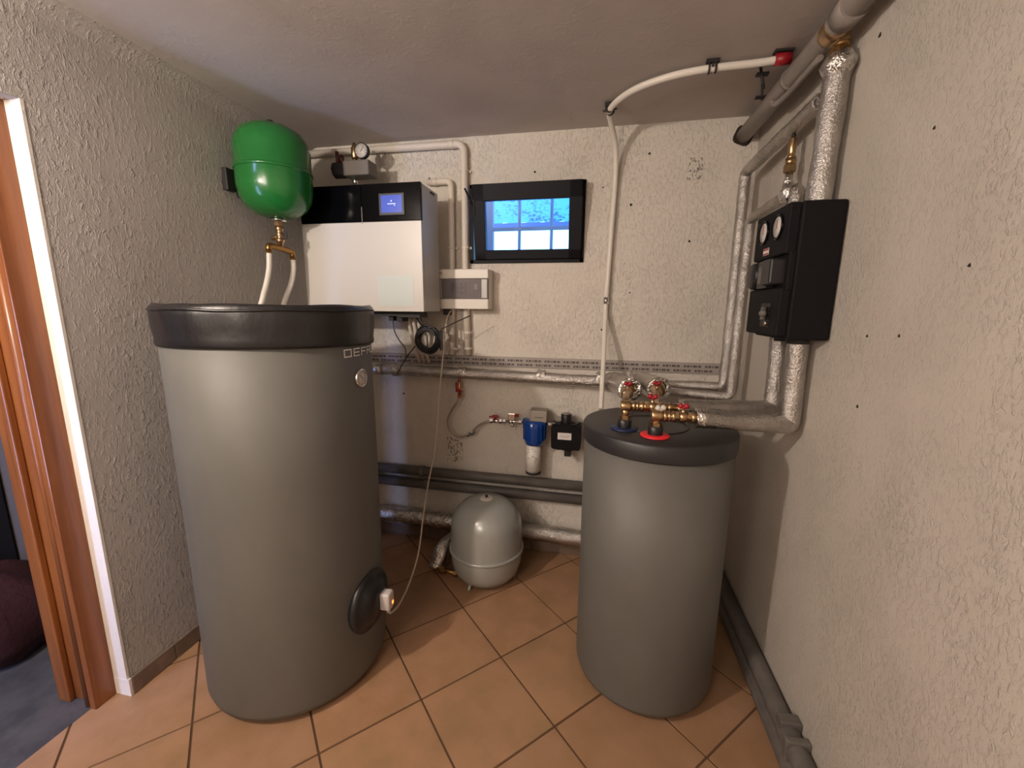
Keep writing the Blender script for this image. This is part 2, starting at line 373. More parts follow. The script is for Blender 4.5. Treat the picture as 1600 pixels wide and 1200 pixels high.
# hall beyond
struct(MB().box((-3.4, -1.6, -0.08), (-1.746, 1.4, -0.002)).build('floor_hall', 'concrete'))
struct(MB().box((-3.4, 1.30, -0.002), (-1.95, 1.4, ZC)).build('wall_hall_back', 'hall_wall'))
struct(MB().box((-3.5, -1.7, -0.08), (-3.4, 1.4, ZC)).box((-3.4, -1.7, -0.08), (-1.95, -1.6, ZC)).build('wall_hall_side', 'hall_wall'))
# skirting tiles
bl = struct(MB().box((XL, 1.032, 0.0), (XL+0.003, YB, 0.068)).build('baseboard_left', 'grout'))
y = 1.032
for L_t in (0.165, 0.33, 0.33, 0.33):
    MB().box((XL+.001, y, 0.002), (XL+0.011, min(y+L_t-0.003, YB-.01), 0.072), 0.0015).build('tile', 'skirting', bl); y += L_t
bb = struct(MB().box((XL+.012, YB-.003, 0.0), (XR, YB, 0.070)).build('baseboard_back', 'grout'))
x = XL+.012
while x < XR-.02:
    MB().box((x, YB-.011, 0.002), (min(x+.327, XR-.002), YB-.001, 0.074), 0.0015).build('tile', 'skirting', bb); x += .33
bt = struct(MB().box((-1.722, 1.021, 0.0), (XL+0.009, 1.031, 0.072), 0.001).build('baseboard_doorway', 'reveal'))
# screw holes and chips in the plaster
def hole(parent, n, c, r):
    p = V(*c); MB().lathe([(0, 0.0012), (r*.8, 0.0014), (r, 0.0002)], p, n, 9, wob=lambda t, rr, h: (rr*0.25*math.sin(3*t+c[0]*50), 0)).build('plaster_chip', 'hole', parent)
for x, z, r in ((0.141, 1.962, .007), (0.432, 1.78, .006), (0.215, 2.195, .006), (0.025, 1.336, .005), (-0.93, 2.135, .006), (-1.13, 0.93, .006), (0.16, 1.53, .004), (-0.35, 2.14, .006), (0.0, 2.05, .004)):
    hole(wall_back, (0, -1, 0), (x, YB, z), r)
for y, z, r in ((0.992, 1.537, .004), (1.262, 1.194, .005), (1.269, 1.383, .004), (1.15, 1.391, .004), (1.419, 2.166, .006), (1.154, 1.841, .004), (1.30, 2.19, .004)):
    hole(wall_right, (-1, 0, 0), (XR, y, z), r)

# window: black frame fixed in the wall, bottom-hung sash tipped a little into the room
win = struct(MB().box((wx0, YB-.012, wz0), (wx0+.02, YB+.06, wz1), .002).box((wx1-.02, YB-.012, wz0), (wx1, YB+.06, wz1), .002)
             .box((wx0, YB-.012, wz0), (wx1, YB+.06, wz0+.02), .002).box((wx0, YB-.012, wz1-.02), (wx1, YB+.06, wz1), .002).build('window_1', 'frame_black'))
piv = V(0, YB-.012, wz0+.02); R_ = Matrix.Translation(piv) @ Matrix.Rotation(math.radians(9), 4, 'X') @ Matrix.Translation(-piv)
sx0, sx1, sz0, sz1 = wx0+.035, wx1-.012, wz0+.02, wz1-.012
def sb(lo, hi, m_=R_): return MB().box(lo, hi, .003, mtx=m_)
sash = MB()
for lo, hi in (((sx0, YB-.03, sz0), (sx0+.062, YB+.01, sz1)), ((sx1-.066, YB-.03, sz0), (sx1, YB+.01, sz1)), ((sx0, YB-.03, sz0), (sx1, YB+.01, sz0+.048)), ((sx0, YB-.03, sz1-.082), (sx1, YB+.01, sz1))):
    sash.box(lo, hi, .003, mtx=R_)
sash.build('sash', 'frame_black', win)
MB().box((sx0+.05, YB-.012, sz0+.04), (sx1-.05, YB-.008, sz1-.07), mtx=R_).build('pane', 'glass', win)
MB().box((sx0+.002, YB-.034, sz0+.22), (sx0+.012, YB-.03, sz0+.30), mtx=R_).cyl((wx0-.004, YB-.085, wz1-.035), (sx0+.02, YB-.04, wz0+.24), .005, 8).build('stay_arm', 'frame_black', win)
# outside: barred grille, rail and blue awning sheet over the light well
gr = thing('window_grille', 'dark vertical bars outside the small basement window', 'grille', (-0.4, YB+.33, 1.6))
for x in (-0.91, -0.506, -0.303, -0.10, 0.10): MB().cyl((x, YB+.42, 1.50), (x, YB+.42, 2.3), 0.010, 10).build('bar', 'well', gr)
MB().box((-.77, YB+.40, 1.50), (-.675, YB+.44, 2.3)).build('post', 'well', gr)
MB().box((-1.2, YB+.41, 1.925), (0.5, YB+.43, 1.945)).build('cross_rail', 'well', gr)
aw = thing('awning', 'translucent blue corrugated sheet roof seen through the basement window', 'awning', (-0.4, 2.9, 2.2))
b = bmesh.new(); nx = 90; rows = []
for (y, z) in ((YB+.29, 2.42), (YB+1.1, 2.10)):
    rows.append([b.verts.new((-2.0+2.6*k/nx, y, z+0.008*math.sin(k*1.2))) for k in range(nx+1)])
for k in range(nx): b.faces.new((rows[0][k], rows[0][k+1], rows[1][k+1], rows[1][k])).smooth = True
mb = MB(); mb._add(b); mb.build('sheet', 'awning', aw)
MB().box((-2.0, YB+1.08, 2.055), (0.6, YB+1.12, 2.10)).build('beam', 'well', aw)
tag(MB().box((-2.6, YB+.28, 1.30), (1.2, YB+1.7, 1.50)).build('light_well_ledge', 'well'), 'pale rendered ledge just outside the small window', 'ledge')

# =================================================================== LARGE TANK
TX, TY, TR = -1.155, 1.335, 0.332
tank = thing('storage_tank', 'tall silver-grey insulated water tank with black vinyl top, on the left', 'tank', (TX, TY, 0))
MB().lathe([(0, .02), (TR-.03, .02), (TR-.006, .028), (TR, .05), (TR, .5), (TR, .9), (TR, 1.33), (TR-.01, 1.335), (0, 1.335)], (TX, TY, 0), seg=96,
           wob=lambda t, r, h: (0.0018*math.sin(3*t+h*4)*(r > .3), 0)).build('jacket', 'jacket', tank)
def cov(t, r, h):
    k = (h-1.30)/0.15
    return ((0.0015*math.sin(9*t)+0.0015*math.sin(19*t+1))*(1-abs(2*k-1))*(r > .25)+0.001*math.sin(5*t+2)*(r > .25), (0.0018*math.sin(7*t+.5)*(r > .2) if h > 1.4 else (0.010*math.sin(t+PI*.0) if h < 1.36 else 0)))
MB().lathe([(TR-.004, 1.318), (TR+.006, 1.314), (TR+.010, 1.322), (TR+.008, 1.34), (TR+.012, 1.38), (TR+.014, 1.42), (TR+.012, 1.442), (TR+.002, 1.452), (TR-.02, 1.449), (TR-.04, 1.437), (.22, 1.437), (0, 1.44)], (TX, TY, 0), seg=128, wob=cov).build('top_cover', 'vinyl', tank)
MB().tube([(TX+(TR+.013)*math.cos(t), TY+(TR+.013)*math.sin(t), 1.435+.002*math.sin(7*t+.5)) for t in [2*PI*k/96 for k in range(97)]], .0045, 8, cap=False).build('cover_seam', 'vinyl', tank)
for a in (-100, 20, 140):
    x, y = TX+.27*math.cos(math.radians(a)), TY+.27*math.sin(math.radians(a)); MB().cyl((x, y, 0), (x, y, .03), .022, 16).build('foot', 'dark_rubber', tank)
# zip along the left side of the jacket
zp = MB()
for k in range(40):
    a = math.radians(214); z = .09+k*.03; zp.box((-.004, -.004, z), (.004, .004, z+.018), mtx=Matrix.Translation((TX+(TR+.002)*math.cos(a), TY+(TR+.002)*math.sin(a), 0)))
zp.build('zip_fastener', 'dark_rubber', tank)
MB().box((-.01, -.006, 0.055), (.01, .006, .10), .002, mtx=Matrix.Translation((TX+(TR+.004)*math.cos(math.radians(214)), TY+(TR+.004)*math.sin(math.radians(214)), 0))).build('zip_pull', 'dark_rubber', tank)

def on_tank(a, z, out=0):   # local frame on the jacket: x tangential, y up, z outwards
    a = math.radians(a); n = V(math.cos(a), math.sin(a), 0); t = V(-math.sin(a), math.cos(a), 0)
    p = V(TX, TY, z)+n*(TR+out); u = V(0, 0, 1)
    return Matrix(((t.x, u.x, n.x, p.x), (t.y, u.y, n.y, p.y), (t.z, u.z, n.z, p.z), (0, 0, 0, 1)))
# lettering DEFRO, wide outlined capitals wrapped around the jacket
def seg_letter(strokes, a0):
    mb = MB(); w, hh, th = 0.031, 0.024, 0.0042
    for (x0, y0, x1, y1) in strokes:
        n = 4
        for k in range(n):
            xa, xb = x0+(x1-x0)*k/n, x0+(x1-x0)*(k+1)/n; ya, yb = y0+(y1-y0)*k/n, y0+(y1-y0)*(k+1)/n
            xm, ym = (xa+xb)/2*w, (ya+yb)/2*hh; dx, dy = (xb-xa)*w, (yb-ya)*hh; L = math.hypot(dx, dy); an = math.atan2(dy, dx)
            m_ = on_tank(a0+math.degrees(xm/TR), 1.279+ym, 0.002) @ Matrix.Rotation(an, 4, 'Z')
            mb.box((-L/2-th/2, -th/2, -.0002), (L/2+th/2, th/2, .0012), mtx=m_)
    return mb
LET = {'D': [(0, 0, 0, 1), (0, 1, 1, 1), (1, 1, 1, 0), (1, 0, 0, 0)], 'E': [(0, 1, 0, 0), (0, 1, 1, 1), (0, .5, .9, .5), (0, 0, 1, 0)],
       'F': [(0, 0, 0, 1), (0, 1, 1, 1), (0, .5, .9, .5)], 'R': [(0, 0, 0, 1), (0, 1, 1, 1), (1, 1, 1, .5), (1, .5, 0, .5), (.55, .5, 1, 0)],
       'O': [(0, 0, 0, 1), (0, 1, 1, 1), (1, 1, 1, 0), (1, 0, 0, 0)]}
lt = MB()
for k, ch in enumerate('DEFRO'):
    l = seg_letter(LET[ch], -12.8+k*7.9); me = bpy.data.meshes.new('t'); l.bm.to_mesh(me); l.bm.free(); lt.bm.from_mesh(me)
lt.build('lettering', 'silver_ink', tank, label='silver capital lettering near the top of the jacket')
th_m = on_tank(-1, 1.198)
def lathe_m(prof, m_, seg=28):
    o = m_ @ V(0, 0, 0); ax = (m_.to_3x3() @ V(0, 0, 1)); return MB().lathe(prof, o, ax, seg)
g = lathe_m([(0, 0), (.031, 0), (.033, .004), (.033, .014), (.029, .016), (.028, .012), (0, .012)], th_m).build('thermometer', 'chrome', tank, label='small round thermometer with a pale dial')
lathe_m([(0, .0122), (.0275, .0122), (.0275, .0135), (0, .0135)], th_m).build('dial', 'dial', g)
nd = MB().box((-.0012, -.004, .0138), (.0012, .020, .0148), mtx=th_m @ Matrix.Rotation(math.radians(48), 4, 'Z'))
for k in range(11):
    nd.box((-.0006, .020, .0138), (.0006, .0245, .0144), mtx=th_m @ Matrix.Rotation(math.radians(-120+24*k), 4, 'Z'))
nd.build('needle', 'ink', g)
# immersion-heater flange: black dished cover, plug box
fm = on_tank(-3, 0.318)
fl = lathe_m([(0, -.02), (.112, -.02), (.118, -.008), (.118, .004), (.108, .012), (.088, .018), (.082, .030), (.060, .036), (.055, .040), (0, .040)], fm, 48).build('heater_flange', 'black', tank, label='round black dished flange cover')
pm = on_tank(1, 0.312)
pg = MB().box((-.022, -.038, .034), (.022, .034, .078), .008, 3, mtx=pm, smooth=True).build('plug_box', 'plug', fl, label='light grey plug box with an orange lamp')
MB().box((.002, -.020, .0778), (.013, -.008, .0790), mtx=pm).build('led', 'led', tank, label='glowing orange indicator')
MB().cyl(pm @ V(0, -.03, .06), pm @ V(0, -.055, .062), .008, 12).build('cord_grip', 'plug', fl)

# =================================================================== BUFFER TANK
BX, BY, BR = 0.236, 1.568, 0.268
buf = thing('buffer_tank', 'shorter silver-grey cylindrical tank with a flat black lid, on the right', 'tank', (BX, BY, 0))
MB().lathe([(0, .02), (BR-.035, .02), (BR-.012, .03), (BR-.006, .05), (BR-.005, .5), (BR-.004, .975), (0, .98)], (BX, BY, 0), seg=96).build('jacket', 'jacket', buf)
MB().lathe([(BR-.01, .972), (BR+.001, .972), (BR+.002, .976), (BR+.002, 1.024), (BR-.002, 1.030), (BR-.008, 1.032), (0, 1.034)], (BX, BY, 0), seg=96).build('lid', 'lid', buf)
MB().lathe([(0.117, 1.0325), (0.119, 1.0365), (0.123, 1.0365), (0.125, 1.0325)], (BX-.02, BY-.02, 0), seg=64).build('lid_ring', 'lid', buf)
for a in (-60, 60, 180):
    x, y = BX+.2*math.cos(math.radians(a)), BY+.2*math.sin(math.radians(a)); MB().cyl((x, y, 0), (x, y, .03), .02, 14).build('foot', 'dark_rubber', buf)
PB, PRD = V(.110, 1.468, 0), V(.205, 1.402, 0)
MB().lathe([(.022, 1.0335), (.047, 1.0335), (.048, 1.036), (.046, 1.039), (.022, 1.040)], PB, seg=32).build('port_ring', 'blue_ring', buf, label='dark blue ring around the left port')
MB().lathe([(.022, 1.0335), (.047, 1.0335), (.048, 1.036), (.046, 1.039), (.022, 1.040)], PRD, seg=32).build('port_ring', 'red_ring', buf, label='bright red ring around the right port')
for p in (PB, PRD): MB().lathe([(.0, 1.034), (.023, 1.034), (.024, 1.04), (.024, 1.066), (.022, 1.068), (0, 1.068)], p, seg=24).build('port_collar', 'black', buf)

# brass pipework on the lid
def butterfly(mb, o, axis=(1, 0, 0)):
    """red butterfly lever: hub and two swept wings"""
    o = V(*o); a = V(*axis).normalized()
    mb.cyl(o, o+V(0, 0, .010), .008, 14)
    for s_ in (-1, 1):
        d = a*s_; mb.lathe([(0, -.011), (.007, -.008), (.0095, 0), (.008, .006), (0, .009)], o+d*.009+V(0, 0, .009), (d+V(0, 0, .45)), 10)
def ball_valve(mb, p, q, r):
    p, q = V(*p), V(*q); d = (q-p).normalized(); L = (q-p).length
    mb.hexnut(p, p+d*L*.22, r*1.15); mb.lathe([(0, 0), (r*.8, 0), (r*1.12, L*.18), (r*1.12, L*.36), (r*.8, L*.56), (0, L*.56)], p+d*L*.22, d, 18)
    mb.hexnut(p+d*L*.78, q, r*1.15); c = (p+q)/2; mb.cyl(c, c+V(0, 0, r*1.7), r*.38, 12)
def brass_line(mb, pts, r):
    mb.tube(fillet(pts, r*1.2, 5), r, 16)
ZA, ZB = 1.103, 1.115
YA, YBp = 1.392, 1.475
ma = thing('brass_manifold', 'brass fittings and valve rising from the red-ringed port', 'fitting', (PRD.x, PRD.y, 1.068))
mb = MB(); mb.cyl((PRD.x, PRD.y, 1.068), (PRD.x, PRD.y, ZA), .014); mb.hexnut((PRD.x, PRD.y, 1.068), (PRD.x, PRD.y, 1.080), .020)
mb.lathe([(.019, 0), (.021, .004), (.021, .030), (.019, .034)], (PRD.x-.017, PRD.y, ZA), (1, 0, 0), 18)
mb.cyl((PRD.x-.016, PRD.y, ZA), (.35, YA+.006, ZA), .0135)
for x0, w in ((.226, .010), (.240, .007), (.252, .010), (.312, .010), (.328, .008)): mb.cyl((x0, YA+.008, ZA), (x0+w, YA+.008, ZA), .0185, 18)
mb.build('pipe_run', 'brass', ma)
v_ = MB(); ball_valve(v_, (.262, YA+.008, ZA), (.312, YA+.008, ZA), .0165); v_.build('valve_body', 'brass', ma)
v_ = MB(); butterfly(v_, (.287, YA+.008, ZA+.028)); v_.build('lever', 'red', ma, label='red butterfly lever')
v_ = MB(); butterfly(v_, (.216, YA+.004, ZA+.019), (1, .3, 0)); v_.build('cap', 'dial', ma, label='pale plastic cap')
mb = MB(); mb.tube(fillet([(PRD.x+.012, PRD.y, ZA), (PRD.x+.012, 1.50, ZA+.012), (.270, 1.93, 1.10)], .03, 5), .013, 14); mb.hexnut((.262, 1.86, 1.0985), (.267, 1.90, 1.0995), .022); mb.build('branch_pipe', 'brass', ma)
v_ = MB(); ball_valve(v_, (.259, 1.80, 1.098), (.266, 1.86, 1.099), .018); v_.build('valve_body', 'brass', ma)
v_ = MB(); butterfly(v_, (.2615, 1.83, 1.13)); v_.build('lever', 'red', ma, label='red butterfly lever')

mc = thing('brass_manifold', 'brass fittings and valve rising from the blue-ringed port, nearer the back wall', 'fitting', (PB.x, PB.y, 1.068))
mb = MB(); mb.cyl((PB.x, PB.y, 1.068), (PB.x, PB.y, ZB), .014); mb.hexnut((PB.x, PB.y, 1.068), (PB.x, PB.y, 1.082), .019)
mb.lathe([(.018, 0), (.020, .004), (.020, .030), (.018, .034)], (PB.x-.017, PB.y, ZB), (1, 0, 0), 18)
mb.cyl((PB.x-.016, PB.y, ZB), (.31, YBp, ZB+.002), .0135)
for x0, w in ((.134, .008), (.146, .008), (.160, .010), (.228, .009), (.25, .010), (.28, .012)): mb.cyl((x0, YBp-.004, ZB), (x0+w, YBp-.004, ZB), .0185, 18)
mb.build('pipe_run', 'brass', mc)
v_ = MB(); ball_valve(v_, (.175, YBp-.003, ZB), (.225, YBp-.002, ZB), .0165); v_.build('valve_body', 'brass', mc)
v_ = MB(); butterfly(v_, (.200, YBp-.002, ZB+.028)); v_.build('lever', 'red', mc, label='red butterfly lever')
mb = MB(); mb.tube(fillet([(PB.x, PB.y, ZB), (PB.x+.01, 1.60, ZB+.01), (.155, 1.90, 1.085)], .03, 5), .013, 14); mb.lathe([(.012, 0), (.020, .006), (.026, .03), (.018, .05)], (.130, 1.74, 1.10), (.15, 1, -.07), 18); mb.build('branch_pipe', 'brass', mc)
v_ = MB(); ball_valve(v_, (.137, 1.79, 1.098), (.146, 1.85, 1.092), .018); v_.build('valve_body', 'brass', mc)
v_ = MB(); butterfly(v_, (.142, 1.82, 1.124)); v_.build('lever', 'red', mc, label='red butterfly lever')

# =================================================================== FOIL PIPES
def foil(name, label, pts, r, rad=0.04, m='foil', crumples=(), jit=0.0012, bands=0.3):
    t = thing(name, label, 'pipe', pts[0])
    MB().tube(fillet(pts, rad, 7, 0.012), r, 22, jit=jit, rf=lambda L: 1+0.03*math.sin(L*31)).build('foil_sleeve', m, t)
    for c, cr in crumples:
        mb = MB(); mb.lathe([(0, -cr*.95), (cr*.62, -cr*.8), (cr, -cr*.3), (cr*1.03, cr*.1), (cr*.8, cr*.65), (cr*.4, cr*.95), (0, cr)], c, (random.uniform(-.2, .2), random.uniform(-.2, .2), 1), 22, wob=lambda t_, r_, h_: (random.uniform(-.004, .004)*(r_ > .01), random.uniform(-.003, .003)))
        mb.build('foil_joint', 'foil_rough', t)
    return t
# along the back wall
p1 = foil('insulated_pipe', 'long foil-wrapped pipe running along the back wall below the printed strip', [(-1.30, 2.235, 1.088), (.075, 2.225, 1.066)], .031)
for x in (-1.135, -0.735, -0.285, .03):
    MB().tube(resample([V(x-.022, 2.233, 1.083), V(x+.022, 2.233, 1.082)], .004), .034, 22, jit=.0028, rf=lambda L: 1+.04*math.sin(L*160)).build('tape_joint', 'foil_rough', p1)
MB().tube([(-1.30, 2.225, 1.088), (-1.215, 2.22, 1.088)], .036, 24).build('end_collar', 'foil_flat', p1)
foil('insulated_pipe', 'fat foil-wrapped elbow stub, left of the two behind the right tank lid', [(.075, 2.225, 1.066), (.115, 2.20, 1.07), (.158, 1.915, 1.088)], .052, .07, 'foil_flat')
foil('insulated_pipe', 'fat foil-wrapped elbow stub, right of the two behind the right tank lid', [(.19, 2.22, 1.08), (.235, 2.20, 1.08), (.285, 1.93, 1.095)], .052, .07, 'foil_flat')
foil('insulated_pipe', 'thin foil pipe dropping down the back corner beside the right wall', [(.648, 1.585, 2.085), (.62, 2.17, 2.052), (.62, 2.17, 1.075), (.28, 2.19, 1.07)], .024, .035)
foil('insulated_pipe', 'foil pipe from the black pump housing down the corner, second from the corner', [(.640, 1.655, 1.768), (.640, 1.665, 1.850), (.645, 1.76, 1.850), (.615, 2.02, 1.822), (.615, 2.04, 1.05), (.30, 2.08, 1.06)], .021, .03, crumples=(((.640, 1.70, 1.842), .037),))
foil('insulated_pipe', 'thick foil pipe rising from the black pump housing towards the ceiling', [(.648, 1.520, 1.768), (.655, 1.520, 2.175)], .034, crumples=(((.655, 1.521, 2.150), .043),))
foil('insulated_pipe', 'foil pipe from the housing bottom bending left to the red-ringed port, front one', [(.645, 1.520, 1.37), (.655, 1.528, 1.064), (.335, YA+.006, ZA)], .030, .02)
foil('insulated_pipe', 'foil pipe from the housing bottom bending left behind the front one', [(.638, 1.652, 1.37), (.643, 1.650, 1.094), (.29, YBp, ZB+.002)], .028, .02)
foil('insulated_pipe', 'crumpled foil pipe low on the back wall, left of the small grey vessel', [(-1.32, 2.238, .170), (-.80, 2.235, .158), (-.66, 2.235, .15)], .046, m='foil_rough', jit=.0035)
foil('insulated_pipe', 'smooth foil pipe low on the back wall, right of the small grey vessel', [(-.40, 2.235, .158), (.0, 2.235, .146)], .048, m='foil')
lf = foil('insulated_elbow', 'crumpled foil elbow turning down to the floor beside the small grey vessel', [(-.72, 2.20, .13), (-.80, 2.02, .12), (-.82, 1.98, .02)], .042, .05, 'foil_rough', jit=.004)
mb = MB(); mb.cyl((-.80, 1.95, .035), (-.66, 1.93, .035), .011); mb.hexnut((-.78, 1.947, .035), (-.75, 1.943, .035), .018); mb.hexnut((-.70, 1.936, .035), (-.68, 1.934, .035), .018); mb.build('drain_fitting', 'brass_dark', lf)

for o_, p_, d_ in (('l', (.158, 1.915, 1.088), (.14, -.98, .06)), ('r', (.285, 1.93, 1.095), (.17, -.97, .05))):
    par = [q for q in bpy.data.objects if q.get('label', '').startswith('fat foil-wrapped elbow stub, ' + ('left' if o_ == 'l' else 'right'))][0]
    MB().lathe([(.034, .001), (.049, .010), (.054, .004), (.053, -.012)], p_, d_, 26, wob=lambda t_, r_, h_: (random.uniform(-.003, .003), random.uniform(-.003, .003))).build('foil_rim', 'foil_rough', par)
    MB().lathe([(0, .002), (.036, .002)], p_, d_, 20).lathe([(.0, .012), (.020, .010), (.024, .003)], p_, d_, 6, flat=True).build('brass_end', 'brass_dark', par)
for par_l, p_, r_ in (('foil pipe from the housing bottom bending left to', (.338, YA+.006, ZA), .031), ('foil pipe from the housing bottom bending left behind', (.295, YBp, ZB), .029)):
    par = [q for q in bpy.data.objects if q.get('label', '').startswith(par_l)][0]
    MB().tube(resample([V(*p_)-V(.012, 0, 0), V(*p_)+V(.012, 0, 0)], .004), r_, 22, jit=.0025).build('tape_collar', 'foil_rough', par)
# grey twin pipes on the back wall
for z0, z1, lab in ((.458, .449, 'upper of the two dark grey pipes along the back wall'), (.378, .366, 'lower of the two dark grey pipes along the back wall')):
    t = thing('grey_pipe', lab, 'pipe', (-1.32, 2.27, z0), 'dark grey pipes along the back wall')
    MB().cyl((-1.5, 2.266, z0), (.30, 2.266, z1), .0295, 24).build('pipe', 'grey_pipe', t)
    MB().lathe([(.030, 0), (.034, .003), (.034, .03), (.030, .033)], (-1.03 if z0 > .4 else -1.0, 2.266, z0-.002), (1, 0, 0), 24).build('coupling', 'grey_pipe', t)

# printed flat strip
stp = thing('printed_strip', 'long flat grey strip with dark printed dashes on the back wall', 'strip', (-1.4, YB, 1.145))
MB().box((-1.45, 2.288, 1.118), (.655, 2.30, 1.174), .002, mtx=None).build('strip', 'strip', stp)
for row, z in ((0, 1.156), (1, 1.133)):
    x = -1.42+row*.055
    while x < .60:
        m_ = Matrix.Translation((x, 2.2875, z))
        mb = MB()
        for a_, b_ in ((0, .012), (.015, .030), (.034, .041), (.045, .066), (.070, .086)): mb.box((a_, -.0006, -.0058), (b_-.001, .0006, .0052), mtx=m_)
        mb.build('printed_mark', 'ink', stp); x += .104

# =================================================================== PUMP GROUP
pg_ = thing('pump_station', 'black foam-cased pump unit with two dials on the right wall', 'pump', (XR, 1.43, 1.55))
hx0, hx1, hy0, hy1, hz0, hz1 = .544, .696, 1.440, 1.714, 1.357, 1.766
MB().box((hx0+.033, hy0, hz0), (hx1, hy1, hz1), .007).build('rear_shell', 'epp', pg_)
MB().box((hx0+.014, hy0+.001, hz0+.15), (hx0+.034, hy1-.001, hz1-.14), .004).box((hx0, hy0+.004, hz1-.150), (hx0+.034, hy1-.006, hz1-.002), .006).box((hx0, hy0+.004, hz0+.010), (hx0+.034, hy1-.006, hz0+.160), .006).build('front_cover', 'epp', pg_)
MB().box((hx1-.002, 1.50, 1.45), (XR, 1.65, 1.65)).build('wall_bracket', 'steel', pg_)
for y, z in ((1.514, 1.704), (1.626, 1.704)):
    g = MB().lathe([(0, 0), (.040, 0), (.040, .006), (.035, .008), (.034, .004), (0, .004)], (hx0+.002, y, z), (-1, 0, 0), 28).build('thermometer', 'gloss_black', pg_)
    MB().lathe([(0, .0045), (.031, .0045), (.031, .006), (0, .006)], (hx0+.002, y, z), (-1, 0, 0), 28).build('dial', 'dial', g)
    MB().box((hx0-.0055, y-.001, z-.004), (hx0-.0045, y+.001, z+.024)).build('needle', 'red', g)
lb = MB().box((hx0-.001, 1.568, 1.628), (hx0+.001, 1.616, 1.650)).build('label', 'paper', pg_, label='small white and red label')
MB().box((hx0-.0016, 1.569, 1.643), (hx0-.0008, 1.615, 1.649)).box((hx0-.0016, 1.569, 1.629), (hx0-.0008, 1.615, 1.634)).build('label_bands', 'red', lb)
MB().box((.516, 1.462, 1.527), (.590, 1.538, 1.606), .006).build('control_block', 'black', pg_)
MB().box((.532, 1.538, 1.518), (.590, 1.613, 1.608), .004).build('pump_body', 'lid', pg_)
MB().box((.530, 1.549, 1.534), (.533, 1.602, 1.590), .001).build('pump_label', 'grey_pipe', pg_)
MB().lathe([(0, 0), (.044, 0), (.045, .006), (.045, .034), (.040, .040), (0, .041)], (.567, 1.662, 1.563), (-1, 0, 0), 28).build('pump_head', 'black', pg_)
MB().box((hx0-.001, 1.498, 1.394), (hx0+.002, 1.574, 1.470)).build('valve_recess', 'gloss_black', pg_)
MB().lathe([(0, 0), (.011, 0), (.013, .004), (.011, .013), (.004, .020), (0, .020)], (hx0, 1.536, 1.437), (-1, 0, 0), 16).box((hx0-.015, 1.532, 1.416), (hx0-.004, 1.540, 1.458), .002).build('valve_knob', 'grey_pipe', pg_)
MB().lathe([(0, 0), (.008, 0), (.008, .006), (0, .007)], (hx0, 1.521, 1.405), (-1, 0, 0), 14).build('screw', 'steel', pg_)
for y in (1.520, 1.652): MB().cyl((.643, y, 1.362), (.643, y, 1.341), .033, 20).build('union_nut', 'dark_rubber', pg_)
# brass air vent on the rear connection
vx, vy = .646, 1.757
av = thing('air_vent', 'slim brass air vent standing above the pump housing', 'valve', (vx, vy, 1.875))
MB().cyl((vx, vy, 1.865), (vx, vy, 1.930), .013).lathe([(.013, 0), (.018, .003), (.013, .007), (.018, .011), (.013, .015), (.018, .020), (.013, .026)], (vx, vy, 1.878), (0, 0, 1), 18).build('threaded_stem', 'foil_rough', av)
MB().hexnut((vx, vy, 1.930), (vx, vy, 1.952), .021).cyl((vx, vy, 1.952), (vx, vy, 1.975), .0175).lathe([(.0145, 0), (.015, .005), (.010, .013), (.0127, .020), (.0127, .060), (.009, .068), (0, .070)], (vx, vy, 1.975), (0, 0, 1), 20).build('body', 'brass', av)
MB().cyl((vx, vy, 2.043), (vx, vy, 2.058), .0068, 12).build('cap', 'black', av)

# ceiling pipe along the right wall and the brass connector under it
cp = thing('ceiling_pipe', 'old greyish painted pipe along the top of the right wall', 'pipe', (.633, 2.3, 2.248))
MB().tube([(.633, 2.32, 2.248), (.63, 1.8, 2.245), (.63, .6, 2.243), (.63, -.6, 2.24)], .033, 24).build('pipe', 'old_pipe', cp)
MB().tube([(.630, 1.80, 2.245), (.630, 1.78, 2.245)], .036, 24).build('joint_band', 'old_pipe', cp)
MB().tube([(.63, 1.47, 2.244), (.63, 1.41, 2.244)], .039, 24).build('joint_band', 'old_pipe', cp)
MB().lathe([(.046, -.001), (.043, .0015), (.0, .0015)], (.633, 2.30, 2.248), (0, -1, 0), 20, wob=lambda t, r, h: (.004*math.sin(4*t)*(r > .02), 0)).build('wall_hole', 'hole', cp)
tp = thing('thin_pipe', 'thin pale pipe clipped along the underside of the old ceiling pipe', 'pipe', (.60, 1.3, 2.20))
MB().tube(spline([(.628, 1.58, 2.203), (.627, 1.7, 2.202), (.625, 1.80, 2.200), (.618, 1.88, 2.205), (.61, 1.90, 2.222)]), .010, 12).build('pipe', 'old_pipe', tp)
bc = thing('brass_connector', 'brass tee joining the thick foil pipe to the old ceiling pipe', 'fitting', (.655, 1.52, 2.18))
MB().hexnut((.655, 1.520, 2.172), (.655, 1.520, 2.190), .030).cyl((.655, 1.520, 2.19), (.650, 1.515, 2.225), .020).build('body', 'brass_dark', bc)
MB().lathe([(.026, 0), (.034, .004), (.037, .02), (.037, .04), (.034, .056), (.026, .06)], (.632, 1.55, 2.242), (0, -1, 0), 20).hexnut((.652, 1.517, 2.205), (.648, 1.515, 2.225), .026).build('tee', 'brass', bc)
ck = thing('ceiling_bolt', 'dark T-shaped pipe hanger on the ceiling beside the old pipe', 'hanger', (.56, 1.9, ZC))
MB().cyl((.545, 1.86, 2.33), (.565, 1.86, 2.25), .005, 8).box((.535, 1.85, 2.295), (.575, 1.87, 2.303)).build('hanger', 'dark_rubber', ck)
MB().cyl((.60, 2.0, 2.33), (.605, 2.0, 2.27), .004, 8).box((.58, 1.99, 2.278), (.63, 2.01, 2.284)).build('hanger', 'dark_rubber', ck)

